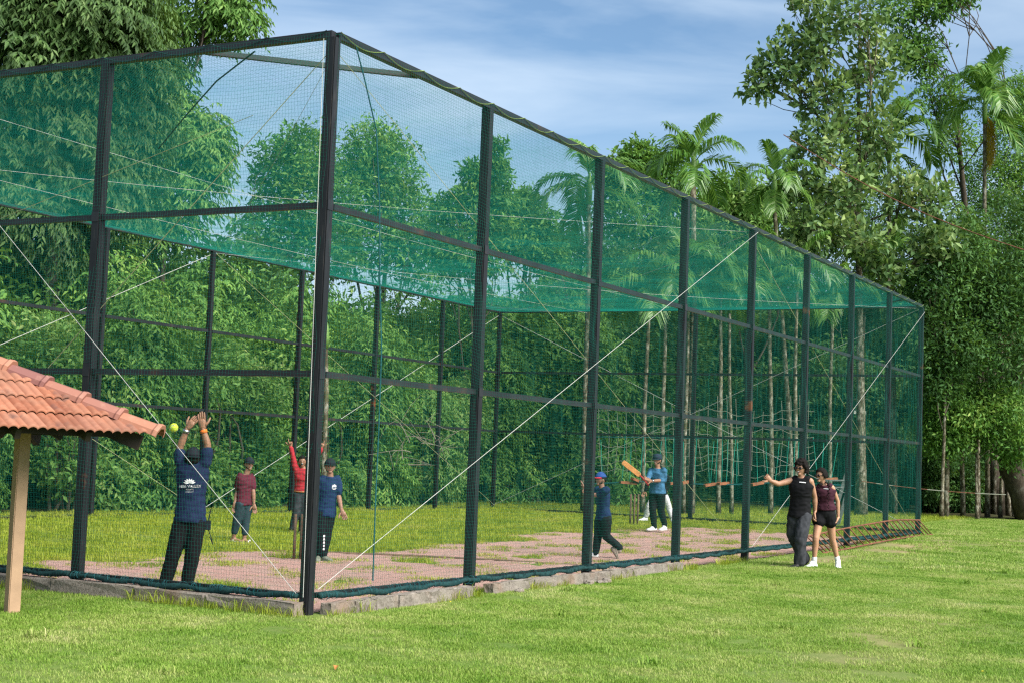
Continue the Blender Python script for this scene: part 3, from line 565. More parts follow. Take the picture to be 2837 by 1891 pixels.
# ------------------------------------------------------------------ trees
DP = FPX/K
def pxm(d): return DP/d
def lobe(x, y, d, rx, ry, n): s = 1/pxm(d); return (at(x, y, d), np.array([rx*s, rx*s*.9, ry*s]), n)
def clusters(r, lobes, inner=.5):
    C, Nn = [], []
    for (c, R_, n) in lobes:
        u = nrm(r.normal(size=(n, 3))); ph = r.uniform(0, 6.28, 3); b = 1+.16*np.sin(u[:, 0]*4+ph[0])*np.sin(u[:, 1]*4+ph[1])+.14*np.sin(u[:, 2]*6+ph[2]+u[:, 0]*3)
        rad = (inner+(1-inner)*r.random(n)**.6)*b; C.append(c+u*R_*rad[:, None]); Nn.append(nrm(u/R_))
    return np.concatenate(C), np.concatenate(Nn)
def foliage(r, C, Nn, k, L, wr, spread, droop, up=.25, var=.35, fold=.12, spray=0):
    if spray:                                                # leaves hanging in two rows along drooping twigs
        n = len(C); O = np.repeat(Nn, k, 0); tw = nrm(Nn*np.array([1, 1, .4])+r.normal(size=(n, 3))*.35+np.array([0, 0, -.15])); tw = np.repeat(tw, k, 0); u = np.tile(np.linspace(0, 1, k), n)[:, None]
        sg = np.where(np.arange(n*k) % 2, 1, -1)[:, None]; sd = nrm(np.cross(tw, np.array([0, 0, 1.])))*sg
        B = np.repeat(C, k, 0)+tw*u*spray-np.array([0, 0, 1.])*(u**2)*spray*.45+r.normal(size=(n*k, 3))*.012
        d = nrm(tw*.45+sd*.5+np.array([0, 0, -droop])+r.normal(size=(n*k, 3))*.16); l = L*(1+.25*r.uniform(-1, 1, n*k))[:, None]
        nn = nrm(O*.8+np.array([0, 0, .5])+r.normal(size=(n*k, 3))*.25); s = nrm(np.cross(d, nn)); q = np.cross(s, d); m = B+d*l*.45; w_ = l*wr*.5
        V = np.stack([B, m+s*w_+q*l*fold, B+d*l-q*l*fold*.8, m-s*w_+q*l*fold], 1).reshape(-1, 3); a = np.arange(n*k)[:, None]*4
        return V, np.concatenate([a+[0, 1, 2], a+[0, 2, 3]], 1).reshape(-1, 3)
    n = len(C); B = np.repeat(C, k, 0)+r.normal(size=(n*k, 3))*spread; O = np.repeat(Nn, k, 0)
    d = nrm(O*.55+r.normal(size=(n*k, 3))*.55+np.array([0, 0, up-droop])); l = L*(1+var*r.uniform(-1, 1, n*k))[:, None]
    nn = nrm(O*.5+np.array([0, 0, .7])+r.normal(size=(n*k, 3))*.45); s = nrm(np.cross(d, nn)); q = np.cross(s, d)
    m = B+d*l*.45; w_ = l*wr*.5
    V = np.stack([B, m+s*w_+q*l*fold, B+d*l-q*l*fold*.8, m-s*w_+q*l*fold], 1).reshape(-1, 3); a = np.arange(n*k)[:, None]*4
    return V, np.concatenate([a+[0, 1, 2], a+[0, 2, 3]], 1).reshape(-1, 3)
def f_bark(t, o):
    m = noise(t, 7, 5, .7, sc=(1, 1, .5)); n_ = noise(t, 30, 3); c = ramp(t, m, [(.32, (.03, .024, .018)), (.55, (.075, .06, .045)), (.72, (.14, .13, .11))]); p = bsdf(t, c, .9, .15, n_, .6, .02); t.links.new(p.outputs[0], o.inputs[0])
M_BARK = material('bark', f_bark)
def f_areca(t, o):
    m = noise(t, 9, 4, .75, sc=(1, 1, .55)); n_ = noise(t, 26, 3, .7); w_ = noise(t, 3, 2, .5)
    c = ramp(t, m, [(.34, (.04, .034, .022)), (.48, (.085, .07, .045)), (.56, (.22, .20, .15)), (.68, (.36, .35, .30))])
    c = mixc(t, ramp(t, w_, [(.5, (0, 0, 0)), (.7, (.45, .45, .45))]), c, (.12, .13, .06)); p = bsdf(t, c, .9, .15, n_, .5, .01); t.links.new(p.outputs[0], o.inputs[0])
M_ARECA = material('lichen_spotted_bark', f_areca)
LM = dict(
 dark=leafmat('dark_leaves', [(0, (0.018, 0.044, 0.014)), (.4, (0.043, 0.097, 0.024)), (.75, (0.094, 0.174, 0.046)), (1, (0.176, 0.258, 0.092))], .28, .45, .55, .25),
 mid=leafmat('green_leaves', [(0, (0.037, 0.102, 0.025)), (.4, (0.083, 0.205, 0.040)), (.75, (0.166, 0.323, 0.060)), (1, (0.315, 0.425, 0.102))], .3, .5),
 light=leafmat('light_leaves', [(0, (0.052, 0.142, 0.032)), (.4, (0.116, 0.255, 0.054)), (.75, (0.206, 0.355, 0.091)), (1, (0.347, 0.425, 0.145))], .35, .5),
 big=leafmat('broad_leaves', [(0, (0.044, 0.103, 0.039)), (.4, (0.108, 0.200, 0.070)), (.75, (0.216, 0.310, 0.106)), (1, (0.404, 0.459, 0.176))], .3, .8),
 deep=leafmat('deep_green_leaves', [(0, (0.020, 0.061, 0.021)), (.45, (0.049, 0.126, 0.033)), (.8, (0.094, 0.213, 0.051)), (1, (0.188, 0.329, 0.091))], .28, .6),  # a deeper green leaf colour than the mid tone
 palm=leafmat('palm_leaves', [(0, (0.039, 0.116, 0.024)), (.5, (0.101, 0.232, 0.040)), (1, (0.235, 0.361, 0.081))], .35, .6, .35, .5))
def limb(b, a, c, r0, r1, rg, n=6, bend=.12):
    a = np.array(a); c = np.array(c); L = np.linalg.norm(c-a); o1 = rg.normal(size=3)*L*bend; o1[2] += L*.08
    P = [a+(c-a)*t_+o1*math.sin(math.pi*t_) for t_ in np.linspace(0, 1, n)]; b.tube(P, [r0+(r1-r0)*t_ for t_ in np.linspace(0, 1, n)], 6, False); return P
def tree(name, label, lobes, mat, base=None, k=6, L=.16, wr=.42, spread=.12, droop=.2, inner=.5, tr=.16, seed=0, group=None, twigs=3, bark=None, top=None, cat='tree', fork=.35, up=.25, spray=0):
    r = np.random.default_rng(seed); cs = np.array([l[0] for l in lobes])
    if base is None: c = cs.mean(0); base = (c[0], c[1])
    bz = G(*base[:2]); t = thing(name, (base[0], base[1], bz), label, cat, group)
    C, Nn = clusters(r, lobes, inner); V, T = foliage(r, C, Nn, k, L, wr, spread, droop, up, spray=spray)
    b = MB(); top_ = np.array(top) if top is not None else np.array([cs[:, 0].mean(), cs[:, 1].mean(), cs[:, 2].max()*.8+bz*.2])
    b0 = np.array([base[0], base[1], bz-.15]); P = [b0+(top_-b0)*u+np.array([.12*math.sin(u*5+seed), .12*math.cos(u*4+seed), 0])*u for u in np.linspace(0, 1, 9)]
    b.tube(P, [tr*(1.35 if i == 0 else 1)*(1-.8*i/8) for i in range(9)], 9, True)
    i0 = 0
    for (c, R_, n) in lobes:
        h = fork+(1-fork)*r.random()*.8; h = min(h, max(.08, (c[2]-R_[2]*.9-bz)/max(.1, top_[2]-bz))); q = b0+(top_-b0)*h; Q = limb(b, q, c, tr*.38*(1.1-h), .02, r)
        for m in range(twigs): limb(b, Q[2+(m % 4)], C[i0+r.integers(0, n)], .02, .006, r, 5, .1)
        i0 += n
    b.build('trunk', bark or M_BARK, t, True); npmesh('crown', V, T, mat, t)
    return t
def copy_thing(t, loc, rz, s, label=None, group=None):
    o = t.copy(); COL.objects.link(o); o.location = tuple(loc); o.rotation_euler = (0, 0, rz); o.scale = (s, s, s) if not hasattr(s, '__len__') else s
    if label: o['label'] = label
    if group: o['group'] = group
    for ch in t.children:
        c = ch.copy(); COL.objects.link(c); c.parent = o
    return o
# the big dark tree over the left of the cage
tree('drooping_tree', 'huge dark tree with drooping leaf sprays at the upper left', [lobe(40, 110, 33, 210, 190, 1500), lobe(190, 40, 33, 185, 180, 1500), lobe(-80, 330, 33, 200, 230, 900), lobe(130, 290, 33.5, 190, 190, 1500), lobe(235, 400, 34, 110, 140, 700), lobe(285, 200, 34, 95, 200, 900), lobe(60, 470, 33, 180, 130, 900), lobe(250, -90, 33, 120, 120, 300)], LM['dark'], k=12, L=.17, wr=.32, spread=.10, droop=.8, spray=.5, inner=.66, tr=.35, seed=1)
tree('branching_tree', 'open light green tree with bare spreading branches beside the big dark tree', [lobe(470, 10, 38, 100, 60, 260), lobe(550, 40, 38, 55, 50, 150), lobe(420, 70, 38, 50, 40, 90), lobe(395, 200, 38, 45, 90, 170), lobe(430, 320, 38, 88, 80, 420), lobe(475, 345, 38, 50, 75, 260), lobe(410, 440, 38, 100, 65, 330), lobe(350, 520, 38, 110, 60, 240), lobe(520, -40, 38, 90, 50, 160)], LM['light'], base=at(330, 1100, 38)[:2], k=8, L=.19, wr=.3, spread=.13, droop=.6, spray=.4, inner=.35, tr=.12, seed=2, twigs=10, fork=.8, top=at(425, 60, 38))
G2 = 'rounded trees beyond the cage'
tree('rounded_tree', 'rounded green tree showing behind the corner post, left of it', [lobe(640, 400, 52, 70, 85, 277), lobe(700, 355, 52, 80, 70, 277), lobe(720, 450, 52, 110, 100, 396), lobe(620, 540, 52, 100, 80, 330), lobe(750, 560, 52, 110, 90, 330)], LM['mid'], k=7, L=.20, wr=.42, spread=.15, droop=.25, inner=.30, tr=.22, seed=3, group=G2, twigs=6)
tree('rounded_tree', 'broad rounded green tree showing just right of the corner post', [lobe(850, 350, 54, 75, 75, 277), lobe(900, 390, 54, 75, 100, 316), lobe(825, 440, 54, 95, 90, 343), lobe(930, 500, 54, 85, 90, 297), lobe(860, 560, 54, 120, 80, 330), lobe(980, 590, 54, 80, 90, 231)], LM['mid'], k=7, L=.20, wr=.42, spread=.15, droop=.25, inner=.30, tr=.22, seed=4, group=G2, twigs=6)
tree('tiered_tree', 'slim tiered tree rising beside the second post', [lobe(1142, 335, 47, 20, 14, 40), lobe(1142, 372, 47, 26, 16, 70), lobe(1138, 410, 47, 38, 18, 100), lobe(1088, 395, 47, 34, 18, 90), lobe(1150, 455, 47, 40, 22, 130), lobe(1080, 450, 47, 45, 26, 150), lobe(1030, 480, 47, 40, 35, 150), lobe(1120, 520, 47, 75, 40, 260), lobe(1090, 590, 47, 100, 50, 330), lobe(1010, 560, 47, 50, 60, 220)], LM['mid'], k=6, L=.19, wr=.36, spread=.11, droop=.45, inner=.3, tr=.12, seed=5, twigs=5)
tree('open_tree', 'open forked green tree between the second and third posts', [lobe(1205, 465, 48, 35, 26, 120), lobe(1170, 510, 48, 50, 40, 200), lobe(1245, 520, 48, 45, 45, 220), lobe(1200, 560, 48, 70, 45, 280), lobe(1270, 585, 48, 40, 45, 160)], LM['mid'], base=at(1190, 1100, 48)[:2], k=6, L=.20, wr=.4, spread=.12, droop=.3, inner=.3, tr=.14, seed=6, twigs=9)
G3 = 'trees behind the palms'
tree('leafy_tree', 'bushy green tree behind the top rail left of the tall palm', [lobe(1465, 375, 62, 55, 42, 320), lobe(1420, 410, 62, 40, 40, 200), lobe(1530, 415, 62, 55, 60, 300), lobe(1450, 500, 62, 90, 80, 500), lobe(1570, 520, 62, 80, 80, 400)], LM['mid'], k=7, L=.24, wr=.42, spread=.2, droop=.3, inner=.5, tr=.22, seed=7, group=G3)
tree('leafy_tree', 'dense green tree behind the tall palm on its right', [lobe(1660, 470, 64, 70, 60, 360), lobe(1720, 470, 64, 75, 60, 320), lobe(1650, 570, 64, 110, 90, 560), lobe(1770, 560, 64, 110, 110, 560), lobe(1810, 470, 66, 60, 50, 150)], LM['light'], k=7, L=.24, wr=.42, spread=.2, droop=.3, inner=.5, tr=.22, seed=8, group=G3)
tree('leafy_tree', 'dark leafy tree standing low behind the third and fourth posts', [lobe(1330, 600, 60, 110, 70, 480), lobe(1420, 640, 60, 130, 80, 560), lobe(1540, 660, 60, 130, 80, 560)], LM['dark'], k=7, L=.22, wr=.4, spread=.2, droop=.3, inner=.5, tr=.22, seed=9, group=G3)
# tall broad-leaved tree at the right
trk = on_z(1978, 1183, 0.02)
bt = tree('broad_leaved_tree', 'tall tree with large pale leaves and mottled trunk at the right', [lobe(1735, 195, 49, 50, 34, 34), lobe(1790, 160, 49, 65, 60, 80), lobe(1860, 110, 49, 85, 80, 115), lobe(1950, 40, 49, 110, 70, 115), lobe(1900, 220, 49, 95, 70, 115), lobe(2010, 150, 49.5, 75, 90, 99), lobe(1880, 330, 48.5, 85, 50, 99), lobe(2010, 300, 49, 80, 70, 91), lobe(1830, 425, 48.5, 65, 50, 72), lobe(1930, 430, 48, 90, 70, 115), lobe(2070, 440, 49, 60, 50, 61), lobe(1870, 530, 48, 85, 60, 107), lobe(1990, 560, 48, 80, 55, 84), lobe(2140, 460, 48.5, 70, 50, 65), lobe(2150, 550, 48, 70, 55, 84), lobe(1790, 580, 48, 60, 45, 61), lobe(1830, -20, 49, 60, 40, 34), lobe(2050, 620, 48, 60, 40, 45)], LM['big'], base=trk[:2], k=6, L=.27, wr=.5, spread=.13, droop=.1, inner=.15, tr=.17, seed=10, twigs=11, bark=M_ARECA, top=at(1975, 20, 50.3), fork=.45)
MB().box(at(1975, 946, 49.9), .20, .02, .055, (rt2, fw2, UZ)).build('name_board', simple('white_board', (.62, .62, .56), .6, .15, 12), bt)
cc = at(1978, 916, 50.2); MB().tube([cc+rt2*.255*math.cos(a_)+fw2*.255*math.sin(a_) for a_ in np.linspace(0, 6.283, 20)], .012, 5).build('rope_ring', M_ROPEW, bt)
tree('forked_tree', 'thin leafed tree with dark leaning forked limbs at the top right', [lobe(2070, 20, 55, 80, 50, 220), lobe(2150, 10, 55, 60, 35, 150), lobe(2200, -10, 55, 50, 30, 120), lobe(2120, 130, 55, 50, 60, 180), lobe(2080, 110, 55, 50, 40, 120), lobe(2160, 220, 55, 60, 40, 140), lobe(2190, 320, 55, 70, 50, 160)], LM['mid'], base=at(2300, 1150, 55)[:2], k=6, L=.20, wr=.38, spread=.14, droop=.3, inner=.3, tr=.28, seed=11, twigs=8, top=at(2190, 250, 55), fork=.7)
G4 = 'dark trees closing the right hand side'
for i, (lbl, ls, m) in enumerate((
  ('dark leafy tree standing behind the cage right corner', [(2150, 640, 49, 90, 90), (2200, 560, 49, 90, 90), (2140, 760, 49, 90, 90), (2200, 800, 49, 80, 60), (2160, 880, 49, 50, 35)], 'deep'),
  ('dark leafy tree at the right edge below the yellow fronds', [(2300, 520, 61, 90, 90), (2340, 640, 49.5, 90, 100), (2260, 680, 49.5, 90, 80), (2320, 790, 49.5, 110, 90)], 'deep'),
  ('green tree at the far right edge, beside the yellowing palm', [(2340, 330, 63, 80, 90), (2370, 220, 64, 60, 60), (2380, 450, 63, 90, 90), (2270, 420, 63, 80, 70), (2310, 250, 66, 60, 60)], 'mid'),
  ('low branching tree over the trunks at the right', [(2200, 950, 50, 110, 45), (2290, 930, 50, 90, 50), (2170, 1000, 50, 70, 40), (2330, 1010, 50, 70, 50)], 'mid'),
  ('tall dark tree behind the broad-leaved tree', [(2020, 480, 66, 120, 110), (1950, 620, 66, 140, 110), (2080, 620, 66, 120, 110), (1900, 500, 66, 90, 90)], 'deep'))):
    tree('forest_tree', lbl, [lobe(*l, int(l[3]*6.2)) for l in ls], LM[m], k=7, L=.155, wr=.42, spread=.2, droop=.3, inner=.4, tr=.07, bark=M_ARECA, seed=20+i, group=G4, twigs=4)
# understorey wall: five shrubs built once each, then copied
def shrub(seed, lbl, h, w_, mat, L, k, n, droop=.35, wr=.42, spray=0):
    r = np.random.default_rng(seed); ls = []
    for i in range(9): ls.append((np.array([r.uniform(-w_, w_)*.55, r.uniform(-.8, .8), h*r.uniform(.12, .86)]), np.array([w_*r.uniform(.35, .55), w_*.4, h*r.uniform(.13, .22)]), n))
    t = thing('leafy_shrub', (0, 0, 0), lbl, 'shrub', 'leafy wall behind the cage'); C, Nn = clusters(r, ls, .5); V, T = foliage(r, C, Nn, k, L, wr, .14, droop, spray=spray)
    b = MB()
    for i in range(6):
        c = ls[i][0]; limb(b, (r.uniform(-.25, .25), r.uniform(-.2, .2), -.1), c, .05, .012, r, 6, .1); limb(b, c*.6, C[r.integers(0, len(C))], .018, .006, r)
    b.build('stem', M_BARK, t, True); npmesh('foliage', V, T, mat, t); return t
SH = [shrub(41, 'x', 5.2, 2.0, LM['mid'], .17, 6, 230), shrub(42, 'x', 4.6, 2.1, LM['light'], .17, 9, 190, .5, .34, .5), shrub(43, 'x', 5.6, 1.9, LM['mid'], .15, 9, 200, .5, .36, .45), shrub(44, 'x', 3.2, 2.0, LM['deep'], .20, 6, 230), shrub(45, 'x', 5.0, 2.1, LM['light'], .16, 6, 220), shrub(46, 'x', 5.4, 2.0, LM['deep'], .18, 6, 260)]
LBL = ['dense green shrub in the leafy wall behind the cage', 'light green shrub with long drooping leaves behind the cage', 'fine leafed green shrub in the wall behind the cage', 'low dark undergrowth bush at the foot of the trunks', 'yellow green bushy shrub behind the cage', 'dark green shrub filling the forest edge']
used = set(); rs = random.Random(9)
SHORT = ['dense green shrub', 'light drooping shrub', 'fine leafed shrub', 'low dark bush', 'yellow green shrub', 'dark shrub']
def place(i, x, y, s=1.0, z=None, sz=None, where=None):
    lb = LBL[i] if not where else SHORT[i]+where
    t = SH[i]; z = G(x, y) if z is None else z; s3 = (s, s, s*(sz or 1))
    if i not in used: used.add(i); t.location = (x, y, z); t.scale = s3; t.rotation_euler = (0, 0, rs.uniform(-.4, .4)); t['label'] = lb; return
    copy_thing(t, (x, y, z), rs.choice((0, math.pi))+rs.uniform(-.5, .5), s3, lb)
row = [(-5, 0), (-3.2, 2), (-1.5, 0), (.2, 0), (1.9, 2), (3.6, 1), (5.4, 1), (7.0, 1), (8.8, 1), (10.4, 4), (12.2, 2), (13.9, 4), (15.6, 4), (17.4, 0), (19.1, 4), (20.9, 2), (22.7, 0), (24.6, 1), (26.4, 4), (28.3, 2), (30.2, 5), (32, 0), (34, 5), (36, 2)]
def where(x):
    n = 8-int(x/BAY); f_ = (x/BAY) % 1
    return None if not 0 <= x <= LX else ', in the '+('first', 'second', 'third', 'fourth', 'fifth', 'sixth', 'seventh', 'eighth')[n-1]+' bay from the back corner, '+('left side' if f_ < .34 else 'middle' if f_ < .67 else 'right side')
for x, i in row: place(i, x, 13.7+rs.uniform(-.2, .5), rs.uniform(.82, .98)*(.8 if 4 < x < 10 else 1), where=where(x))
for j in range(19): x = -4+j*2.3; place(rs.choice((0, 2, 5)), x, 16.6+rs.uniform(-.4, .6), rs.uniform(1.0, 1.25))
for j in range(12): x = -6+j*4.4; place(rs.choice((0, 5, 2)), x, 21+rs.uniform(-1, 1), rs.uniform(1.3, 1.55))
for (x_, y_, d_, i_, s_) in ((1230, 1150, 47, 0, 1.25), (1290, 1150, 49, 5, 1.35), (1350, 1150, 48, 2, 1.25), (1420, 1150, 50, 5, 1.3), (1320, 1150, 55, 5, 1.7), (1250, 1150, 56, 0, 1.7), (1400, 1150, 57, 2, 1.8), (1480, 1150, 56, 5, 1.7)): q = at(x_, y_, d_); place(i_, q[0], q[1], s_)
for (x_, i_, s_) in ((790, 0, 1.25), (850, 2, 1.25), (900, 5, 1.2)): q = ray(x_, 1000); q = CAM+q*((18.6-CAM[1])/q[1]); place(i_, q[0], q[1], s_)
# behind the far end and along the right edge
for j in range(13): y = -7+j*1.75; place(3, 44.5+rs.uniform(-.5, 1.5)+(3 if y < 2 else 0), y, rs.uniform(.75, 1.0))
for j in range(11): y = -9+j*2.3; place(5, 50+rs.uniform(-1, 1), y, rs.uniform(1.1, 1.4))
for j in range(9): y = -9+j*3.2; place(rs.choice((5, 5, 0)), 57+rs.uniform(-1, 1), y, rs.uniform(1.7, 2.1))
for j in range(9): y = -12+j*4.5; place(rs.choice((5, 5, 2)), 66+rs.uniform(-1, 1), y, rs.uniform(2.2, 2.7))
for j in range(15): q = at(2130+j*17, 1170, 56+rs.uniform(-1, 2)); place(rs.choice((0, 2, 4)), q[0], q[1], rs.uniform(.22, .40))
# ------------------------------------------------------------------ areca palms
def frond_mesh(seed, L, el, sag, nleaf=46, ll=.88, lw=.030):
    r = np.random.default_rng(seed); n = 16; P = [np.zeros(3)]; a = el
    for i in range(n): P.append(P[-1]+np.array([math.cos(a), 0, math.sin(a)])*L/n); a -= sag/n*(.4+1.2*i/n)
    P = np.array(P); V, F = [], []; b = MB(); b.tube(P, [.022*(1-.85*i/n) for i in range(n+1)], 5, False)
    for i in range(nleaf):
        u = .16+.84*i/(nleaf-1); j = min(int(u*n), n-1); p = P[j]+(P[j+1]-P[j])*(u*n-j); T_ = nrm(P[j+1]-P[j]); up_ = np.array([-T_[2], 0, T_[0]])
        l = ll*math.sin(math.pi*(.12+.80*u))**.6*r.uniform(.85, 1.1)
        for s in (-1, 1):
            d = nrm(T_*.75+np.array([0, s, 0])*.8+up_*.28+r.normal(size=3)*.07); m = p+d*l*.5+np.array([0, 0, -.03*l]); e = p+d*l*.92+np.array([0, 0, -.52*l*r.uniform(.6, 1.3)]); w_ = nrm(np.cross(d, up_+r.normal(size=3)*.2))*lw
            k = len(b.v); b.v += [tuple(p-w_*.4), tuple(p+w_*.4), tuple(m+w_), tuple(m-w_), tuple(e)]; b.f += [(k, k+1, k+2, k+3), (k+3, k+2, k+4)]
    me = bpy.data.meshes.new('frond'); me.from_pydata(b.v, [], b.f); me.update(); me.materials.append(LM['palm']); return me
FR = [frond_mesh(1, 1.7, 1.3, .9), frond_mesh(2, 2.0, 1.0, 2.0), frond_mesh(3, 2.1, .6, 2.3), frond_mesh(4, 2.0, .05, 1.6), frond_mesh(5, 1.7, -.65, .8)]
M_SHAFT = simple('green_crownshaft', (.10, .19, .04), .4, .3, 4); M_DEADF = leafmat('yellowed_frond', [(0, (.42, .24, .03)), (1, (.62, .45, .06))], .3)
def palm(base, top, label, group, s=1.0, nf=9, r0=.085, seed=0, dead=0, skirt=True):
    r = random.Random(seed); bz = base[2]; t = thing('areca_palm', tuple(base), label, 'palm tree', group); base = np.array(base); top = np.array(top)
    P = [base+(top-base)*u+np.array([.05*math.sin(u*6+seed), .05*math.sin(u*5+seed), 0])*u*(1-u)*4 for u in np.linspace(0, 1, 10)]; P[0][2] -= .1
    MB().tube(P, [r0*(1.25 if i == 0 else 1.0-.03*i) for i in range(10)], 9).build('trunk', M_ARECA, t, True)
    MB().tube([top, top+UZ*.35*s, top+UZ*.75*s, top+UZ*1.0*s], [r0*.95, r0*1.15, r0*.8, r0*.35], 9).build('crownshaft', M_SHAFT, t, True)
    for i in range(nf):
        lv = [0, 1, 1, 2, 2, 2, 3, 3, 4][i % 9] if skirt else [0, 1, 1, 2, 2, 3, 3, 2, 1][i % 9]
        o = bpy.data.objects.new('frond', FR[lv]); COL.objects.link(o); o.parent = t; o.location = tuple(top-base+UZ*(.85-.12*lv)*s); o.rotation_euler = (r.uniform(-.1, .1), r.uniform(-.1, .1), i*2.4+r.uniform(-.3, .3)+seed); o.scale = (s,)*3
    for i in range(dead):
        me = FR[4].copy(); me.materials.clear(); me.materials.append(M_DEADF); o = bpy.data.objects.new('frond', me); COL.objects.link(o); o.parent = t; o.location = tuple(top-base+UZ*.5*s); o.rotation_euler = (0, .55, -.9+.5*i); o.scale = (s, s*.35, s); o['label'] = 'yellowed hanging frond'
    return t
def palm_px(bx, tx, ty, d, label, group=None, **kw):
    b = at(bx, 1180, d); b[2] = G(b[0], b[1]); top = at(tx, ty, d); return palm(b, top, label, group, **kw)
palm_px(1340, 1352, 470, 42, 'slim areca palm rising between the third post and second post', s=.9, seed=1, r0=.08)
palm_px(1585, 1592, 425, 43, 'tall areca palm with full crown above the top rail', s=.84, seed=2, nf=12, r0=.12)
palm_px(1822, 1778, 450, 47, 'areca palm half hidden left of the broad-leaved tree', s=.72, seed=3, nf=10)
palm_px(2268, 2262, 285, 52, 'tall areca palm with yellow hanging fronds at the upper right', s=1.05, seed=4, nf=12, dead=2)
palm_px(2048, 2042, 370, 53, 'areca palm standing just right of the mottled trunk', s=1.2, seed=5)
palm_px(1590, 1600, 660, 50, 'short areca palm showing through the net below the tall palm', s=1.0, seed=12, nf=11)
GP = 'slender trunks at the forest edge'
for i, (bx, by, tx, ty, r0, lbl) in enumerate(((2172, 1188, 2180, 620, .095, 'slender lichen spotted trunk nearest the cage corner'), (2212, 1186, 2206, 610, .085, 'second slender trunk from the cage corner'), (2247, 1186, 2250, 560, .08, 'third slender trunk from the cage corner'), (2318, 1182, 2290, 640, .10, 'pale slender trunk left of the thick brown trunk'), (2285, 1183, 2280, 600, .065, 'thinnest trunk at the right, beside the pale one'), (2055, 1182, 2050, 560, .085, 'slender pale trunk behind the far end net, right of mottled trunk'), (1826, 1182, 1830, 600, .075, 'slender trunk behind the man in black'), (1475, 1180, 1490, 640, .07, 'slender trunk behind the batsman'), (1520, 1180, 1528, 620, .07, 'slender trunk right of the batsman'), (1570, 1182, 1580, 600, .06, 'thin trunk beside the tall palm'), (1650, 1182, 1655, 590, .07, 'slender trunk behind the fourth bay'), (1770, 1182, 1768, 610, .075, 'slender trunk behind the fifth bay'), (1680, 1182, 1676, 650, .06, 'thin trunk right of the fourth bay centre'), (1905, 1182, 1912, 640, .07, 'thin trunk behind the step ladder'))):
    b = on_z(bx, by, .0); d = float((b-CAM)@FW); d = min(d, 54); b = at(bx, by, d); b[2] = G(b[0], b[1]); palm(b, at(tx, ty+70, d), lbl, GP, s=.85, nf=8, r0=r0, seed=30+i)
# thick leaning trunk at the right edge
P = [at(x_, y_, 51) for x_, y_ in ((2370, 1200), (2350, 1130), (2322, 1075), (2318, 1020), (2328, 950), (2340, 870), (2352, 780), (2362, 640))]
t = thing('leaning_tree', (P[0][0], P[0][1], G(P[0][0], P[0][1])), 'thick brown bent trunk at the right edge of the photo', 'tree'); MB().tube(P, [.52, .45, .40, .36, .32, .28, .25, .2], 12).build('trunk', M_BARK, t, True)
rg = np.random.default_rng(5); C, Nn = clusters(rg, [lobe(2360, 620, 51, 80, 80, 300), lobe(2390, 520, 51, 90, 80, 300)], .4); npmesh('crown', *foliage(rg, C, Nn, 6, .2, .42, .16, .3), LM['deep'], t)
st = thing('short_tree', on_z(2340, 1187, .02), 'grey short trunk leaning beside the bent brown trunk', 'tree'); MB().tube([on_z(2340, 1190, .0), at(2334, 1130, 53.5), at(2326, 1060, 53.5), at(2322, 980, 53.5)], [.24, .2, .18, .15], 10).build('trunk', M_ARECA, st, True)
# dry brown branch tangle
dry = thing('dry_branch', at(2330, 760, 52), 'tangle of dry brown twigs hanging in the trees at the right', 'branch'); b = MB(); rg = np.random.default_rng(8)
for i in range(70):
    a = at(2345+rg.normal()*12, 720+rg.normal()*40, 52); c = a+rt2*(-abs(rg.normal())*1.6-.3)+UZ*rg.normal()*.9+fw2*rg.normal()*.6; limb(b, a, c, .016, .004, rg, 6, .15)
b.build('twigs', simple('dry_twig', (.15, .10, .06), .9, .3, 5), dry)['kind'] = 'stuff'

# pale bare branches in the hedge
dw = thing('bare_branch', (at(960, 1000, 28.5)[0], at(960, 1000, 28.5)[1], 0), 'pale dead branches sticking out of the hedge behind the cage', 'branch'); b = MB(); rg = np.random.default_rng(12)
for i in range(10):
    a = at(930+rg.uniform(-20, 90), 1010+rg.uniform(-10, 60), 28.6); c = a+rt2*rg.normal()*.7+UZ*rg.uniform(-.1, .5)-fw2*.1; Q_ = limb(b, a, c, .011, .003, rg, 7, .10)
    for m in range(2): limb(b, Q_[3+m], Q_[3+m]+rt2*rg.normal()*.35+UZ*rg.normal()*.25, .005, .002, rg, 5, .1)
b.build('twigs', simple('pale_twig', (.20, .18, .14), .9, .25, 5), dw)['kind'] = 'stuff'
b_ = at(744, 1180, 29.2); b_[2] = G(b_[0], b_[1]); palm(b_, at(748, 800, 29.2), 'slender pale trunk in the hedge just right of the corner post', GP, s=.5, nf=0, r0=.06, seed=77)
# ------------------------------------------------------------------ people
def cloth(name, c, rough=.85, var=.14, weave=60, spec=.15):
    def f(t, o):
        n_ = noise(t, 9, 4, .6); w_ = noise(t, weave, 3, .6); c2 = tuple(x*(1-var) for x in c); c3 = tuple(min(1, x*(1+var*1.6)) for x in c)
        p = bsdf(t, ramp(t, n_, [(.3, c2), (.7, c3)]), rough, spec, w_, .25, .004); p.inputs['Sheen Weight'].default_value = .0; t.links.new(p.outputs[0], o.inputs[0])
    return material(name, f)
def skinmat(name, c):
    def f(t, o):
        n_ = noise(t, 14, 3); p = bsdf(t, ramp(t, n_, [(.3, tuple(x*.88 for x in c)), (.7, tuple(x*1.1 for x in c))]), .5, .35); p.inputs['Subsurface Weight'].default_value = .06; p.inputs['Subsurface Radius'].default_value = (.02, .008, .005); p.inputs['Subsurface Scale'].default_value = .3; t.links.new(p.outputs[0], o.inputs[0])
    return material(name, f)
SK = dict(d=skinmat('skin_deep_brown', (.30, .16, .105)), m=skinmat('skin_brown', (.29, .15, .09)), l=skinmat('skin_tan', (.42, .225, .14)), b=skinmat('skin_warm_brown', (.35, .185, .115)))
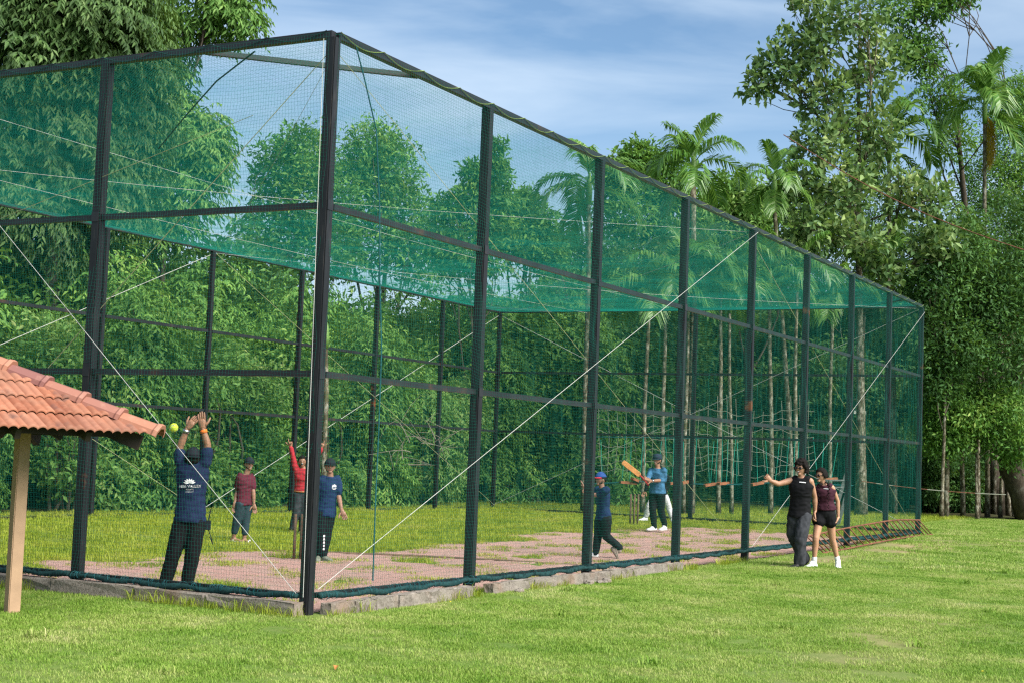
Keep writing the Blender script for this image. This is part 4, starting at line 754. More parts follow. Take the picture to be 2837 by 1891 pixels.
CL = dict(navy=cloth('navy_cotton', (.012, .026, .075)), navyd=cloth('dark_navy_cotton', (.012, .020, .055)), maroon=cloth('maroon_cotton', (.085, .016, .028)), red=cloth('red_knit', (.33, .026, .035)), denim=cloth('blue_denim_shirt', (.042, .125, .22), var=.35), black=cloth('black_cotton', (.007, .007, .0085)), char=cloth('charcoal_denim', (.034, .036, .042), var=.3), jean=cloth('dark_teal_denim', (.025, .042, .052), var=.25), white=cloth('white_cotton', (.55, .54, .55)), wine=cloth('wine_cotton', (.042, .013, .022)), trk=cloth('black_track_fabric', (.008, .009, .012)))
M_HAIR = simple('black_hair', (.010, .008, .007), .85, .5, 40, .8, .12); M_CAPB = cloth('black_cap_cloth', (.014, .016, .022)); M_CAPN = cloth('navy_cap_cloth', (.02, .03, .05)); M_CAPBL = cloth('blue_cap_cloth', (.03, .07, .24)); M_CAPR = cloth('red_cap_cloth', (.55, .025, .06))
M_EYE = simple('dark_eye', (.012, .009, .008), .25, .2, 5, 0, .6); M_LIP = simple('lip', (.20, .075, .06), .5, .1, 5, 0); M_TEETH = simple('teeth', (.72, .70, .66), .4, .05, 5, 0); M_SHOEW = simple('white_shoe', (.66, .67, .68), .6, .08, 20, .3); M_SHOEG = simple('grey_green_shoe', (.16, .17, .13), .8, .3, 20, .3); M_SHOEB = simple('black_shoe', (.016, .016, .017), .5, .2, 20, .3); M_SOLE = simple('pale_sole', (.5, .49, .46), .7, .1, 10); M_SOLEB = simple('tan_sole', (.28, .235, .19), .8, .15, 20); M_WHITE = simple('white_print', (.75, .76, .78), .7, .04, 10, 0); M_GLASS = simple('black_lens', (.006, .006, .007), .12, .1, 5, 0, .6); M_STEEL = simple('steel', (.5, .5, .5), .3, .1, 8, 0, .5, .004, 1.0); M_ORANGE = simple('orange_band', (.85, .20, .03), .6, .1, 8, 0); M_BELT = simple('tan_leather_belt', (.30, .115, .05), .5, .15, 12); M_BAT = simple('willow', (.52, .24, .075), .5, .22, 6, .15); M_BALL = simple('yellow_ball', (.55, .68, .06), .7, .1, 30, .3); M_SOCK = cloth('white_sock', (.66, .66, .65))
DG = lambda: bpy.context.evaluated_depsgraph_get()
def solid(name, b, vox, mat, parent, it=4, wr=0., seed=0, extra=None, wdir=None):
    """union of the closed pieces in b as one smooth surface"""
    me = bpy.data.meshes.new('tmp'); me.from_pydata(b.v, [], b.f); me.update(); o = bpy.data.objects.new('tmp', me); COL.objects.link(o)
    m = o.modifiers.new('r', 'REMESH'); m.mode = 'VOXEL'; m.voxel_size = vox; s = o.modifiers.new('s', 'SMOOTH'); s.iterations = it; s.factor = .5
    m2 = bpy.data.meshes.new_from_object(o.evaluated_get(DG())); bpy.data.objects.remove(o); m2.name = name
    n = len(m2.vertices); V = np.zeros(n*3, np.float32); m2.vertices.foreach_get('co', V); V = V.reshape(-1, 3).astype(float)
    if wr:
        Nn = np.zeros(n*3, np.float32); m2.vertices.foreach_get('normal', Nn); Nn = Nn.reshape(-1, 3); q = V*np.array([1, 1, 1.])
        vs_ = (7, 7, 15) if wdir is None else wdir
        w_ = np.array([1.2-3.2*abs(mnoise.noise(Vector((p_[0]*vs_[0]+seed*3.1, p_[1]*vs_[1]+p_[2]*4, p_[2]*vs_[2]))))+1.2*mnoise.noise(Vector((p_[0]*vs_[0]*2.2, p_[1]*vs_[1]*2.2+seed, p_[2]*vs_[2]*2.0))) for p_ in V])
        V += Nn*(w_*wr)[:, None]
    F = [tuple(p.vertices) for p in m2.polygons]; bpy.data.meshes.remove(m2)
    bb = MB(); bb.v = [tuple(p) for p in V]; bb.f = F
    if extra is not None: bb.add(extra.v, extra.f)
    return bb.build(name, mat, parent, True)
def ell(b, P, A, S, n=14):
    """tube with elliptic rings: P centres, A (ra, rb) half sizes, S side axes"""
    m = len(P); V = []
    for i in range(m):
        T = nrm(np.array(P[min(i+1, m-1)])-np.array(P[max(i-1, 0)])); s = nrm(S[i]-T*np.dot(S[i], T)); f_ = np.cross(T, s)
        for k in range(n): a = 2*math.pi*k/n; V.append(np.array(P[i])+s*A[i][0]*math.cos(a)+f_*A[i][1]*math.sin(a))
    F = [(i*n+k, i*n+(k+1) % n, (i+1)*n+(k+1) % n, (i+1)*n+k) for i in range(m-1) for k in range(n)]+[tuple(range(n))[::-1], tuple(range((m-1)*n, m*n))]
    b.add(V, F)
def ball(b, c, R_, ax=None, nu=12, nv=8, fn=None):
    A = np.eye(3) if ax is None else np.array(ax); V = []; F = []
    for j in range(nv+1):
        for i in range(nu):
            th_, ph = math.pi*j/nv, 2*math.pi*i/nu; p = np.array([math.sin(th_)*math.cos(ph), math.sin(th_)*math.sin(ph), math.cos(th_)])
            if fn: p = fn(p)
            V.append(np.array(c)+A[0]*p[0]*R_[0]+A[1]*p[1]*R_[1]+A[2]*p[2]*R_[2])
    for j in range(nv):
        for i in range(nu): F.append((j*nu+i, (j+1)*nu+i, (j+1)*nu+(i+1) % nu, j*nu+(i+1) % nu))
    b.add(V, F)
def cap_tube(b, P, r, n=10):
    """tapered limb with rounded ends"""
    P = [np.array(p, float) for p in P]; d0 = nrm(P[0]-P[1]); d1 = nrm(P[-1]-P[-2]); r = list(r)
    b.tube([P[0]+d0*r[0]*.8]+P+[P[-1]+d1*r[-1]*.8], [r[0]*.45]+r+[r[-1]*.45], n)
def headfn(p):
    x, y, z = p
    if z < 0: x *= 1-.34*(-z)**1.6; y = y*(1-.10*(-z)) if y > 0 else y*(1-.45*(-z)**1.2)
    if y > .2: y = .2+(y-.2)*.92
    return np.array([x, y, z])
def shell(name, c, R_, ax, cond, s, mat, parent, thick=.012, noise_=0., seed=0, nu=28, nv=20):
    """piece of the head surface as a thick shell: hair, beard, cap crown"""
    bm = bmesh.new(); r = np.random.default_rng(seed); vs = []; o_ = org(parent)
    for j in range(nv+1):
        for i in range(nu):
            th_, ph = math.pi*(j+.001)/(nv+.002), 2*math.pi*i/nu; p = np.array([math.sin(th_)*math.cos(ph), math.sin(th_)*math.sin(ph), math.cos(th_)]); q = headfn(p)*(s+noise_*r.uniform(-1, 1))
            v = bm.verts.new(tuple(np.array(c)+ax[0]*q[0]*R_[0]+ax[1]*q[1]*R_[1]+ax[2]*q[2]*R_[2]-o_)); vs.append((v, p))
    for j in range(nv):
        for i in range(nu):
            ids = (j*nu+i, (j+1)*nu+i, (j+1)*nu+(i+1) % nu, j*nu+(i+1) % nu); m = sum(vs[k][1] for k in ids)/4
            if cond(m): bm.faces.new([vs[k][0] for k in ids])
    for v in [v for v in bm.verts if not v.link_faces]: bm.verts.remove(v)
    bmesh.ops.recalc_face_normals(bm, faces=bm.faces[:]); bmesh.ops.solidify(bm, geom=bm.faces[:], thickness=-thick)
    me = bpy.data.meshes.new(name); bm.to_mesh(me); bm.free(); return link(me, name, mat, parent, True)
def hand(b, wr, hd, nrml, h, curl=.3, thumb=1, point=False, scale=1.0):
    """palm and five fingers; wr wrist, hd knuckle direction target, nrml palm normal"""
    d = nrm(np.array(hd)-np.array(wr)); n_ = nrm(np.array(nrml)-d*np.dot(nrml, d)); s = np.cross(d, n_); u = h*scale
    ell(b, [wr-d*.012*u, wr+d*.012*u, wr+d*.034*u, wr+d*.056*u], [(.015*u, .012*u), (.019*u, .011*u), (.024*u, .010*u), (.022*u, .008*u)], [s]*4, 10)
    for i, (off, l) in enumerate(((-.0175, .040), (-.006, .047), (.0055, .044), (.0165, .035))):
        p = wr+d*.050*u+s*off*u*1.0; c = curl*(0 if point and i == (0 if thumb > 0 else 3) else (2.6 if point else 1)); Q = [p]; a = .15*c
        for k, f_ in enumerate((.45, .32, .23)): a += c*.55; Q.append(Q[-1]+(d*math.cos(a)+n_*math.sin(a)+s*off*2.2*(1-min(c, 1)))*l*f_*u)
        cap_tube(b, Q, [.0062*u, .0060*u, .0055*u, .0045*u], 6)
    p = wr+d*.018*u-s*.017*u*thumb; cap_tube(b, [p, p+(d*.6-s*.75*thumb+n_*.25)*.022*u, p+(d*.95-s*.8*thumb+n_*.45)*.038*u], [.0085*u, .0070*u, .0052*u], 6)
def shoe_b(b, an, toe, w_, hgt, u, flat=None):
    """foot or shoe from heel to toe"""
    an = np.array(an); toe = np.array(toe); f_ = toe-an; up_ = UZ if flat is None else np.array(flat); f_ = f_-up_*np.dot(f_, up_); L_ = max(np.linalg.norm(f_), .10*u); f_ = nrm(f_); z0 = toe*1.0; s = np.cross(f_, up_); base = an-up_*np.dot(an-toe, up_)
    R_ = ((-.26, .55, .55), (-.18, .85, .95), (.10, .9, 1.0), (.45, .9, .66), (.75, 1.05, .46), (.95, .85, .36), (1.04, .4, .22)); L_ = max(L_, .135*u)
    V = []; F = []; n = 12
    for (t_, ws, hs) in R_:
        for k in range(n):
            a = 2*math.pi*k/n; y = math.sin(a); V.append(base+f_*t_*L_*.92+s*w_*ws*math.cos(a)*(1 if y > -.3 else .95)+up_*(hgt*hs*(.5+.5*y) if y > -.35 else 0))
    m = len(R_); F = [(i*n+k, (i+1)*n+k, (i+1)*n+(k+1) % n, i*n+(k+1) % n) for i in range(m-1) for k in range(n)]+[tuple(range(n)), tuple(range((m-1)*n, m*n))[::-1]]
    b.add(V, F)
def person(label, fr, d, h, ang, J, skin, top, top_mat, bot_mat, sleeve=.8, hem=-.1, leg=1.0, head=None, feet=None, group='cricket players and watchers', fat=1.0, hands=None, baggy=.0, hair=True, hang=None, tuck=False, tankw=1.0, female=False, seed=0):
    """J: joints as (x, y[, depth offset]) in the measuring frame fr = (x0, y0, scale)"""
    ca, sa = math.cos(math.radians(ang)), math.sin(math.radians(ang)); front = -fw2*ca+rt2*sa; side = rt2*ca+fw2*sa
    ofs = dict(sa=-.10*h*sa, sb=.10*h*sa, ha=-.055*h*sa, hb=.055*h*sa)
    def pt(k):
        q = J[k]; o = (q[2] if len(q) > 2 else 0)+ofs.get(k, 0); x_, y_ = (fr[0]+q[0]/fr[2])/K, (fr[1]+q[1]/fr[2])/K; return at(x_, y_, d+o)
    Q = {k: pt(k) for k in J}
    Hc = (Q['ha']+Q['hb'])/2; Sc = (Q['sa']+Q['sb'])/2; up_ = nrm(Sc-Hc); TL_ = np.linalg.norm(Sc-Hc); fl = min(Q['ta'][2], Q['tb'][2])
    t = thing('person', (Hc[0], Hc[1], fl), label, 'person', group)
    hd = Q['hd']; hc_, hs_ = math.cos(math.radians(hang if hang is not None else ang)), math.sin(math.radians(hang if hang is not None else ang))
    hf = -fw2*hc_+rt2*hs_; hsd = rt2*hc_+fw2*hs_; hup = nrm(UZ*.9+nrm(hd-Sc)*.25); hf = nrm(hf-hup*np.dot(hf, hup)); hsd = np.cross(hf, hup); AX = (hsd, hf, hup); HR = np.array([.0465, .057, .068])*h
    # torso profile: (t along torso, half width, half depth)
    prof = [(-.16, .088, .066), (0, .098, .068), (.18, .093, .063), (.42, .086, .058), (.70, .102, .066), (.88, .112, .060), (1.0, .085, .045), (1.10, .040, .038)]
    if female: prof = [(-.16, .085, .066), (0, .098, .070), (.18, .090, .060), (.42, .070, .050), (.70, .084, .064), (.88, .092, .054), (1.0, .070, .040), (1.10, .032, .032)]
    sideS = nrm(Q['sb']-Q['sa'])*.5+side*.5; sideH = side
    def ring(tt): w_ = np.clip(tt, 0, 1); return Hc+up_*TL_*tt, nrm(sideH*(1-w_)+sideS*w_)
    # ---- skin body
    b = MB(); pr = [p_ for p_ in prof]
    ell(b, [ring(p_[0])[0] for p_ in pr], [(p_[1]*h*.93*fat, p_[2]*h*.92*fat) for p_ in pr], [ring(p_[0])[1] for p_ in pr])
    cap_tube(b, [Sc+up_*.01*h, hd-hup*.04*h], [.034*h*(.85 if female else 1), .031*h*(.85 if female else 1)])
    ball(b, hd, HR, AX, 18, 14, headfn)
    ball(b, hd+hf*HR[1]*.92-hup*HR[2]*.08, np.array([.008, .013, .013])*h, AX); ball(b, hd+hf*HR[1]*.70-hup*HR[2]*.72, np.array([.018, .014, .012])*h, AX)
    for s in (-1, 1): ball(b, hd+hsd*s*HR[0]*1.0-hup*HR[2]*.06-hf*.006*h, np.array([.006, .012, .019])*h, AX)
    am = .86 if female else 1.0; ex = MB()
    for k in 'ab':
        S_, E_, W_ = Q['s'+k], Q['e'+k], Q['w'+k]
        cap_tube(b, [S_*.96+Sc*.04, S_+(E_-S_)*.4, E_], [.033*h*am, .029*h*am, .0235*h*am]); cap_tube(b, [E_, E_+(W_-E_)*.3, W_], [.0235*h*am, .0255*h*am, .0165*h*am])
        hk = (hands or {}).get(k, {}); nn = hk.get('n', -fw2)
        hand(ex, W_, Q['f'+k], nn, h, hk.get('curl', .45), hk.get('thumb', 1 if k == 'a' else -1), hk.get('point', False), 1.12)
        Hh, Kn, An = Q['h'+k], Q['k'+k], Q['n'+k]; lm = .92 if female else 1
        cap_tube(b, [Hh*.95+Hc*.05, Hh+(Kn-Hh)*.35, Kn], [.056*h*lm, .050*h*lm, .035*h*lm], 12); cap_tube(b, [Kn, Kn+(An-Kn)*.32+nrm(Kn-An)*0-front*.008*h, Kn+(An-Kn)*.7, An], [.034*h*lm, .035*h*lm, .025*h*lm, .021*h*lm], 12)
        ft = (feet or {}).get(k, feet.get('all') if feet else None)
        if ft and ft[0] in ('bare', 'sandal'): shoe_b(b, An, Q['t'+k], .026*h, .045*h, h)
    body = solid('body', b, .0105*max(h, 1.4)/1.6, SK[skin], t, 3, extra=ex)
    # ---- face
    face = (head or {}).get('face', True)
    if face:
        for s in (-1, 1):
            e = hd+hf*HR[1]*.86+hsd*s*HR[0]*.40+hup*HR[2]*.02; bb = MB(); ball(bb, e, np.array([.0045, .004, .0030])*h, AX, 8, 6); bb.build('eye', M_EYE, body, True)
            bb = MB(); q = e+hup*.0115*h+hf*.003*h; bb.tube([q-hsd*s*.011*h, q+hup*.002*h+hf*.002*h, q+hsd*s*.012*h-hup*.002*h-hf*.004*h], [.0012*h, .0022*h, .0012*h], 5); bb.build('eyebrow', M_HAIR, body)
        mth = hd+hf*HR[1]*.86-hup*HR[2]*.45; op = (head or {}).get('mouth', 0); bb = MB(); ball(bb, mth, np.array([.016, .007, .004+.010*op])*h, AX, 10, 6); bb.build('mouth', M_LIP if not op else M_EYE, body, True)
        if op or (head or {}).get('smile'):
            bb = MB(); ball(bb, mth+hup*(.002+.006*op)*h+hf*.0035*h, np.array([.012, .005, .0030])*h, AX, 8, 6); bb.build('teeth', M_TEETH, body, True)
    be = (head or {}).get('beard')
    if be: shell('beard', hd, HR, AX, lambda m: (m[2] < -.56 and m[1] > -.05) or (m[2] < -.30 and -.05 < m[1] < .30), 1.035, M_HAIR, t, .008)
    cp = (head or {}).get('cap'); hr = (head or {}).get('hair', 'short')
    if hr == 'short': shell('hair', hd, HR, AX, lambda m: m[2] > .16+.62*m[1] and m[2] > -.40, 1.06, M_HAIR, t, .014, .012, seed)
    if cp:
        cs_ = -1 if cp.get('back') else 1
        shell('cap', hd, HR, AX, (lambda m: m[2] > .34) if not cp.get('flat') else (lambda m: m[2] > .18), 1.09, cp['mat'], t, .014, 0, 0)
        if cp.get('flat'):
            bb = MB(); ell(bb, [hd+hup*HR[2]*z_ for z_ in (.25, .55, .98, 1.06)], [(HR[0]*1.17, HR[1]*1.17), (HR[0]*1.16, HR[1]*1.16), (HR[0]*1.12, HR[1]*1.12), (HR[0]*.9, HR[1]*.9)], [hsd]*4, 18); bb.build('cap_band', cp['mat'], t, True)
        bb = MB(); n = 12; V = []; zb = hd+hup*HR[2]*(.40 if not cp.get('flat') else .24)
        for lay in (0, 1):
            for (rr_, dn) in ((.95, 0), (1.24, .03), (1.48, .09)):
                for k in range(n+1):
                    a = math.pi*(k/n); xx = math.cos(a); V.append(zb+hsd*xx*HR[0]*1.10*(1 if rr_ < 1.5 else .93)+hf*cs_*math.sin(a)**.6*HR[1]*(rr_ if math.sin(a) > .2 else rr_*.9+.05)-hup*(dn*HR[2]*(1+.9*abs(xx)**2)+lay*.008*h*.6))
        m = n+1; F = []
        for lay in (0, 1):
            for r_ in range(2): F += [(lay*3*m+r_*m+k, lay*3*m+r_*m+k+1, lay*3*m+(r_+1)*m+k+1, lay*3*m+(r_+1)*m+k)[::(1 if lay else -1)] for k in range(n)]
        F += [(2*m+k, 2*m+k+1, 5*m+k+1, 5*m+k) for k in range(n)]; bb.add(V, F); bb.build('cap_brim', cp.get('brim', cp['mat']), t, True)
    # ---- trousers / shorts
    b = MB(); inf = 1.10+.25*baggy; pr = [p_ for p_ in prof if p_[0] <= .19]; 
    if tuck: pr = [p_ for p_ in prof if p_[0] <= .19]+[(.30, prof[2][1]*.96, prof[2][2]*.97)]
    ell(b, [ring(p_[0])[0] for p_ in pr], [(p_[1]*h*1.0*fat, p_[2]*h*1.02*fat) for p_ in pr], [ring(p_[0])[1] for p_ in pr])
    for k in 'ab':
        Hh, Kn, An = Q['h'+k], Q['k'+k], Q['n'+k]; lm = (.92 if female else 1)*inf
        if leg >= .99:
            cap_tube(b, [Hh*.93+Hc*.07, Hh+(Kn-Hh)*.35, Kn], [(.060-.013*baggy)*h*lm, (.055-.008*baggy)*h*lm, .042*h*lm], 14); cap_tube(b, [Kn, Kn+(An-Kn)*.5, An+(An-Kn)*.03], [.042*h*lm, .038*h*lm, (.031+.014*baggy)*h*lm], 14)
        elif leg > .5: E2 = Kn+(An-Kn)*(leg-.5)*2; cap_tube(b, [Hh*.93+Hc*.07, Hh+(Kn-Hh)*.35, Kn], [.060*h*lm, .054*h*lm, .042*h*lm], 14); cap_tube(b, [Kn, Kn+(E2-Kn)*.5, E2], [.042*h*lm, .040*h*lm, .034*h*lm], 14)
        else: E2 = Hh+(Kn-Hh)*leg*2; cap_tube(b, [Hh*.93+Hc*.07, Hh+(E2-Hh)*.5, E2], [.058*h*lm, .064*h*lm, .063*h*lm], 14)
    pants = solid('shorts' if leg < .5 else 'trousers', b, .0125*h/1.6, bot_mat, t, 4, .0034+.003*baggy, seed, wdir=(13, 13, 7))
    # ---- top
    b = MB(); pr = [(hem, np.interp(hem, [p_[0] for p_ in prof], [p_[1] for p_ in prof]), np.interp(hem, [p_[0] for p_ in prof], [p_[2] for p_ in prof]))]+[p_ for p_ in prof if p_[0] > hem+.05]
    pr[-1] = (1.075, .046, .042)
    if hem < .05: pr[0] = (pr[0][0], pr[0][1]*1.10, pr[0][2]*1.12); pr[1] = (pr[1][0], pr[1][1]*1.05, pr[1][2]*1.06)
    ell(b, [ring(p_[0])[0] for p_ in pr], [(p_[1]*h*1.10*fat*tankw+.006, p_[2]*h*1.16*fat*tankw+.006) for p_ in pr], [ring(p_[0])[1] for p_ in pr])
    for k in 'ab':
        S_, E_, W_ = Q['s'+k], Q['e'+k], Q['w'+k]
        if sleeve > 1: 
            f_ = sleeve-1; E2 = E_+(W_-E_)*f_; cap_tube(b, [S_*.94+Sc*.06, S_+(E_-S_)*.4, E_], [.044*h, .037*h, .032*h]); cap_tube(b, [E_, E_+(E2-E_)*.5, E2], [.032*h, .031*h, .027*h])
        elif sleeve > 0: E2 = S_+(E_-S_)*sleeve; cap_tube(b, [S_*.92+Sc*.08, S_+(E2-S_)*.5, E2], [.046*h, .042*h, .040*h])
        else: cap_tube(b, [S_*.86+Sc*.14, S_*.62+Sc*.38+up_*.008*h], [.036*h*am, .040*h*am])
    topo = solid(top, b, .0125*h/1.6, top_mat, t, 4, .0048, seed+3)
    # ---- shoes
    for k in 'ab':
        ft = (feet or {}).get(k, feet.get('all') if feet else None)
        if not ft or ft[0] == 'bare': continue
        if ft[0] == 'shoe':
            b = MB(); shoe_b(b, Q['n'+k]-UZ*0, Q['t'+k], .030*h, .062*h, h, ft[3] if len(ft) > 3 else None); cap_tube(b, [Q['n'+k]*1.0, Q['n'+k]*.6+Q['t'+k]*.4], [.027*h, .024*h]); so_ = solid('shoe', b, .009, ft[1], t, 2)
            b = MB(); shoe_b(b, Q['n'+k], Q['t'+k], .0325*h, .016*h, h, ft[3] if len(ft) > 3 else None); b.build('sole', ft[2], so_, True)
            if len(ft) > 4: b = MB(); An = Q['n'+k]; cap_tube(b, [An+(Q['k'+k]-An)*.20, An], [.025*h, .027*h], 12); b.build('sock', M_SOCK, t, True)
        else:
            b = MB(); shoe_b(b, Q['n'+k]-UZ*.006, Q['t'+k]-UZ*.006, .030*h, .012*h, h); so_ = b.build('sandal', ft[1], t, True); f_ = nrm((Q['t'+k]-Q['n'+k])*np.array([1, 1, 0])); c = Q['t'+k]-f_*.05*h; s_ = np.cross(f_, UZ); b = MB(); b.tube([c+s_*.03*h, c+UZ*.03*h, c-s_*.03*h], .012*h, 6); b.build('strap', ft[1], so_, True)
    return t, Q, dict(body=body, top=topo, pants=pants, hd=hd, AX=AX, HR=HR, front=front, side=side, up=up_, Hc=Hc, Sc=Sc, TL=TL_, h=h)
def stick_on(name, V, F, target, parent, mat, dirn, off=.004):
    """lay a flat mesh onto the cloth of target by casting along dirn"""
    me = target.data; o_ = org(target); bv = BVHTree.FromPolygons([v.co+Vector(tuple(o_)) for v in me.vertices], [tuple(p.vertices) for p in me.polygons]); dv = Vector(tuple(dirn)).normalized(); out = []
    for p in V:
        q = Vector(tuple(p)); hit = bv.ray_cast(q-dv*.6, dv); out.append(tuple((hit[0] if hit[0] is not None else q)-dv*off))
    b = MB().add(out, F); return b.build(name, mat, parent)
def text_mesh(s, size, sub=.02):
    cu = bpy.data.curves.new('txt', 'FONT'); cu.body = s; cu.size = size; cu.align_x = 'CENTER'; cu.resolution_u = 2; o = bpy.data.objects.new('txt', cu); COL.objects.link(o); m = bpy.data.meshes.new_from_object(o.evaluated_get(DG())); bpy.data.objects.remove(o)
    V = [tuple(v.co) for v in m.vertices]; F = [tuple(p.vertices) for p in m.polygons]; bpy.data.meshes.remove(m); return V, F
ZA = (400, 1120, 2.903); ZBf = (700, 1180, 3.733); ZC = (1580, 1220, 4.125); ZD = (2080, 1220, 3.92)
def fdep(x, y, z): p = on_z(x, y, z); return float((p-CAM)@FW)
SANDAL = {'all': ('sandal', M_SHOEW)}
# catcher jumping at the left
dc = fdep(395, 1357, -.11)
t, Q, I = person('man in navy shirt seen from behind, reaching up for the ball', ZA, dc, 1.60, 180, dict(hd=(392, 440), sa=(292, 470), sb=(488, 470), ea=(283, 345), eb=(510, 330), wa=(345, 190), wb=(471, 190), fa=(400, 120), fb=(458, 95), ha=(315, 925), hb=(420, 925), ka=(235, 1190, -.05), kb=(388, 1195, -.03), na=(165, 1440), nb=(338, 1450), ta=(140, 1490, .12), tb=(312, 1500, .14)), 'm', 'shirt', CL['navyd'], CL['black'], sleeve=.72, hem=-.02, head=dict(face=False, cap=dict(mat=M_CAPB, back=True)), feet={'all': ('bare',)}, hands={'a': dict(n=fw2+.4*rt2, curl=.35, thumb=-1), 'b': dict(n=fw2, curl=.12, thumb=1)}, baggy=.25, fat=.90, seed=1)
for kk, mt, nm in (('a', M_STEEL, 'watch'), ('b', M_ORANGE, 'wristband')):
    W_, E_ = Q['w'+kk], Q['e'+kk]; dd = nrm(E_-W_); MB().tube([W_+dd*.015, W_+dd*.05], .036, 12).build(nm, mt, t, True)
# print on the back of the shirt
bc = I['Hc']+I['up']*I['TL']*.60; bx = nrm(rt2*.985+UZ*.05); by = nrm(np.cross(bx, fw2)*1.0); by = by if by[2] > 0 else -by
def back_print(V, F, cx_, cy_): stick_on('shirt_print', [bc+bx*(v[0]+cx_)+by*(v[1]+cy_) for v in V], F, I['top'], I['top'], M_WHITE, fw2, .006)
for (s, sz, yy) in (('ABBI VALLEY', .041, -.015), ('RESORTS', .020, -.042)): V, F = text_mesh(s, sz); back_print(V, F, 0, yy)
for i in range(9): back_print([(-.004, -.002, 0), (.003, -.002, 0), (.003, .002+.002*(i % 3 == 0), 0), (-.004, .002, 0)], [(0, 1, 2, 3)], -.038+i*.0092, -.060)
for (n_, L_, wd) in ((7, .066, .013), (6, .048, .011), (5, .032, .008)):   # lotus emblem: rings of petals
    for i in range(n_):
        a = math.radians(12+156*i/(n_-1)); dx, dy = math.cos(a), math.sin(a)*.8; V = [(0, 0, 0), (dx*L_*.55-dy*wd, dy*L_*.55+dx*wd, 0), (dx*L_, dy*L_, 0), (dx*L_*.55+dy*wd, dy*L_*.55-dx*wd, 0), (dx*L_*.72, dy*L_*.72, 0), (dx*L_*.3, dy*L_*.3, 0)]
        back_print(V, [(5, 0, 1), (5, 1, 4), (4, 1, 2), (4, 2, 3), (5, 4, 3)[::-1], (0, 5, 3)], 0, .030)
rad = thing('radio', Q['hb']+rt2*.16+UZ*.0, 'black walkie talkie clipped at the right hip of the catcher', 'radio'); c = Q['hb']+rt2*.125-UZ*.05
MB().box(c, .025, .016, .05, (rt2, fw2, UZ)).build('case', M_CAPB, rad); MB().tube([c+UZ*.05, c+UZ*.17+rt2*.02], [.007, .005], 6).build('antenna', M_CAPB, rad); MB().tube([c-UZ*.04, c-UZ*.13+rt2*.04, c-UZ*.2+rt2*.06, c-UZ*.12+rt2*.02], .005, 5).build('cord', M_CAPB, rad)
bl = MB(); bp = at(399, 981, dc-.3); ball(bl, bp, (.046,)*3, None, 16, 12); bo = bl.build('ball', M_BALL, None, True); tag(bo, 'yellow ball in the air beside the catcher raised hands', 'ball')
MB().tube([bp+np.array([math.cos(a)*.0465, math.sin(a)*.038, math.sin(2*a)*.026]) for a in np.linspace(0, 6.283, 24)], .0025, 4).build('seam', M_WHITE, bo)
# man in maroon polo
t, Q, I = person('man in maroon polo shirt, black cap and rolled dark jeans', ZA, fdep(556, 1247, -.12), 1.45, 35, dict(hd=(842, 478), sa=(765, 575), sb=(862, 580), ea=(748, 695), eb=(876, 700), wa=(727, 790, -.08), wb=(880, 800), fa=(722, 845, -.08), fb=(888, 850), ha=(775, 790), hb=(828, 790), ka=(745, 925, -.04), kb=(815, 930, .02), na=(714, 1082), nb=(802, 1095), ta=(752, 1098, -.03), tb=(872, 1114, -.1)), 'd', 'polo_shirt', CL['maroon'], CL['jean'], sleeve=.72, hem=-.06, leg=.82, head=dict(beard=True, cap=dict(mat=M_CAPB), smile=True), feet=SANDAL, fat=.88, seed=2)
# man in red sweater, arms up
t, Q, I = person('man in red sweater with both arms raised, shouting behind the corner post', ZBf, fdep(690, 1226, -.10), 1.46, 5, dict(hd=(515, 365), sa=(450, 450), sb=(596, 450), ea=(416, 315), eb=(662, 320), wa=(394, 210), wb=(712, 225), fa=(388, 150), fb=(722, 165), ha=(470, 700), hb=(545, 700), ka=(450, 885, -.05), kb=(525, 885), na=(402, 1082), nb=(500, 1082), ta=(386, 1112, -.1), tb=(500, 1112, -.12)), 'm', 'sweater', CL['red'], CL['char'], sleeve=1.95, hem=.14, head=dict(mouth=1, beard=True), feet=SANDAL, hands={'a': dict(curl=.8, point=True), 'b': dict(curl=.8, point=True)}, fat=.9, seed=3)
ell(b := MB(), [I['Hc']+I['up']*I['TL']*q for q in (.09, .15)], [(.100*1.46, .074*1.46)]*2, [I['side']]*2, 20); b.build('belt', M_BELT, t, True)
# man in navy polo walking
t, Q, I = person('bearded man in navy polo shirt and black track pants right of the corner post', ZBf, fdep(735, 1288, -.12), 1.47, 12, dict(hd=(800, 415), sa=(718, 545), sb=(878, 545), ea=(672, 700), eb=(886, 705), wa=(652, 830), wb=(920, 865, -.06), fa=(648, 890), fb=(950, 935, -.08), ha=(722, 890), hb=(795, 890), ka=(702, 1115, -.05), kb=(765, 1115), na=(688, 1340), nb=(728, 1335, -.03), ta=(665, 1395, -.15), tb=(778, 1392, -.1)), 'd', 'polo_shirt', CL['navy'], CL['trk'], sleeve=.85, hem=-.10, head=dict(beard=True, cap=dict(mat=M_CAPB)), feet={'all': ('shoe', M_SHOEG, M_SHOEG)}, baggy=.2, fat=.86, seed=4)
lc = I['Sc']-I['up']*.10+I['side']*.085
def chest(V, F, cx_, cy_, tgt='top', cen=lc): stick_on('emblem', [cen+rt2*(v[0]+cx_)+UZ*(v[1]+cy_) for v in V], F, I[tgt], I[tgt], M_WHITE, fw2, .006)
for i in range(5):
    a = math.radians(20+140*i/4); dx, dy = math.cos(a)*.035, math.sin(a)*.035; chest([(0, 0, 0), (dx*.6-dy*.25, dy*.6+dx*.25, 0), (dx, dy, 0), (dx*.6+dy*.25, dy*.6-dx*.25, 0)], [(0, 1, 2, 3)], 0, .0)
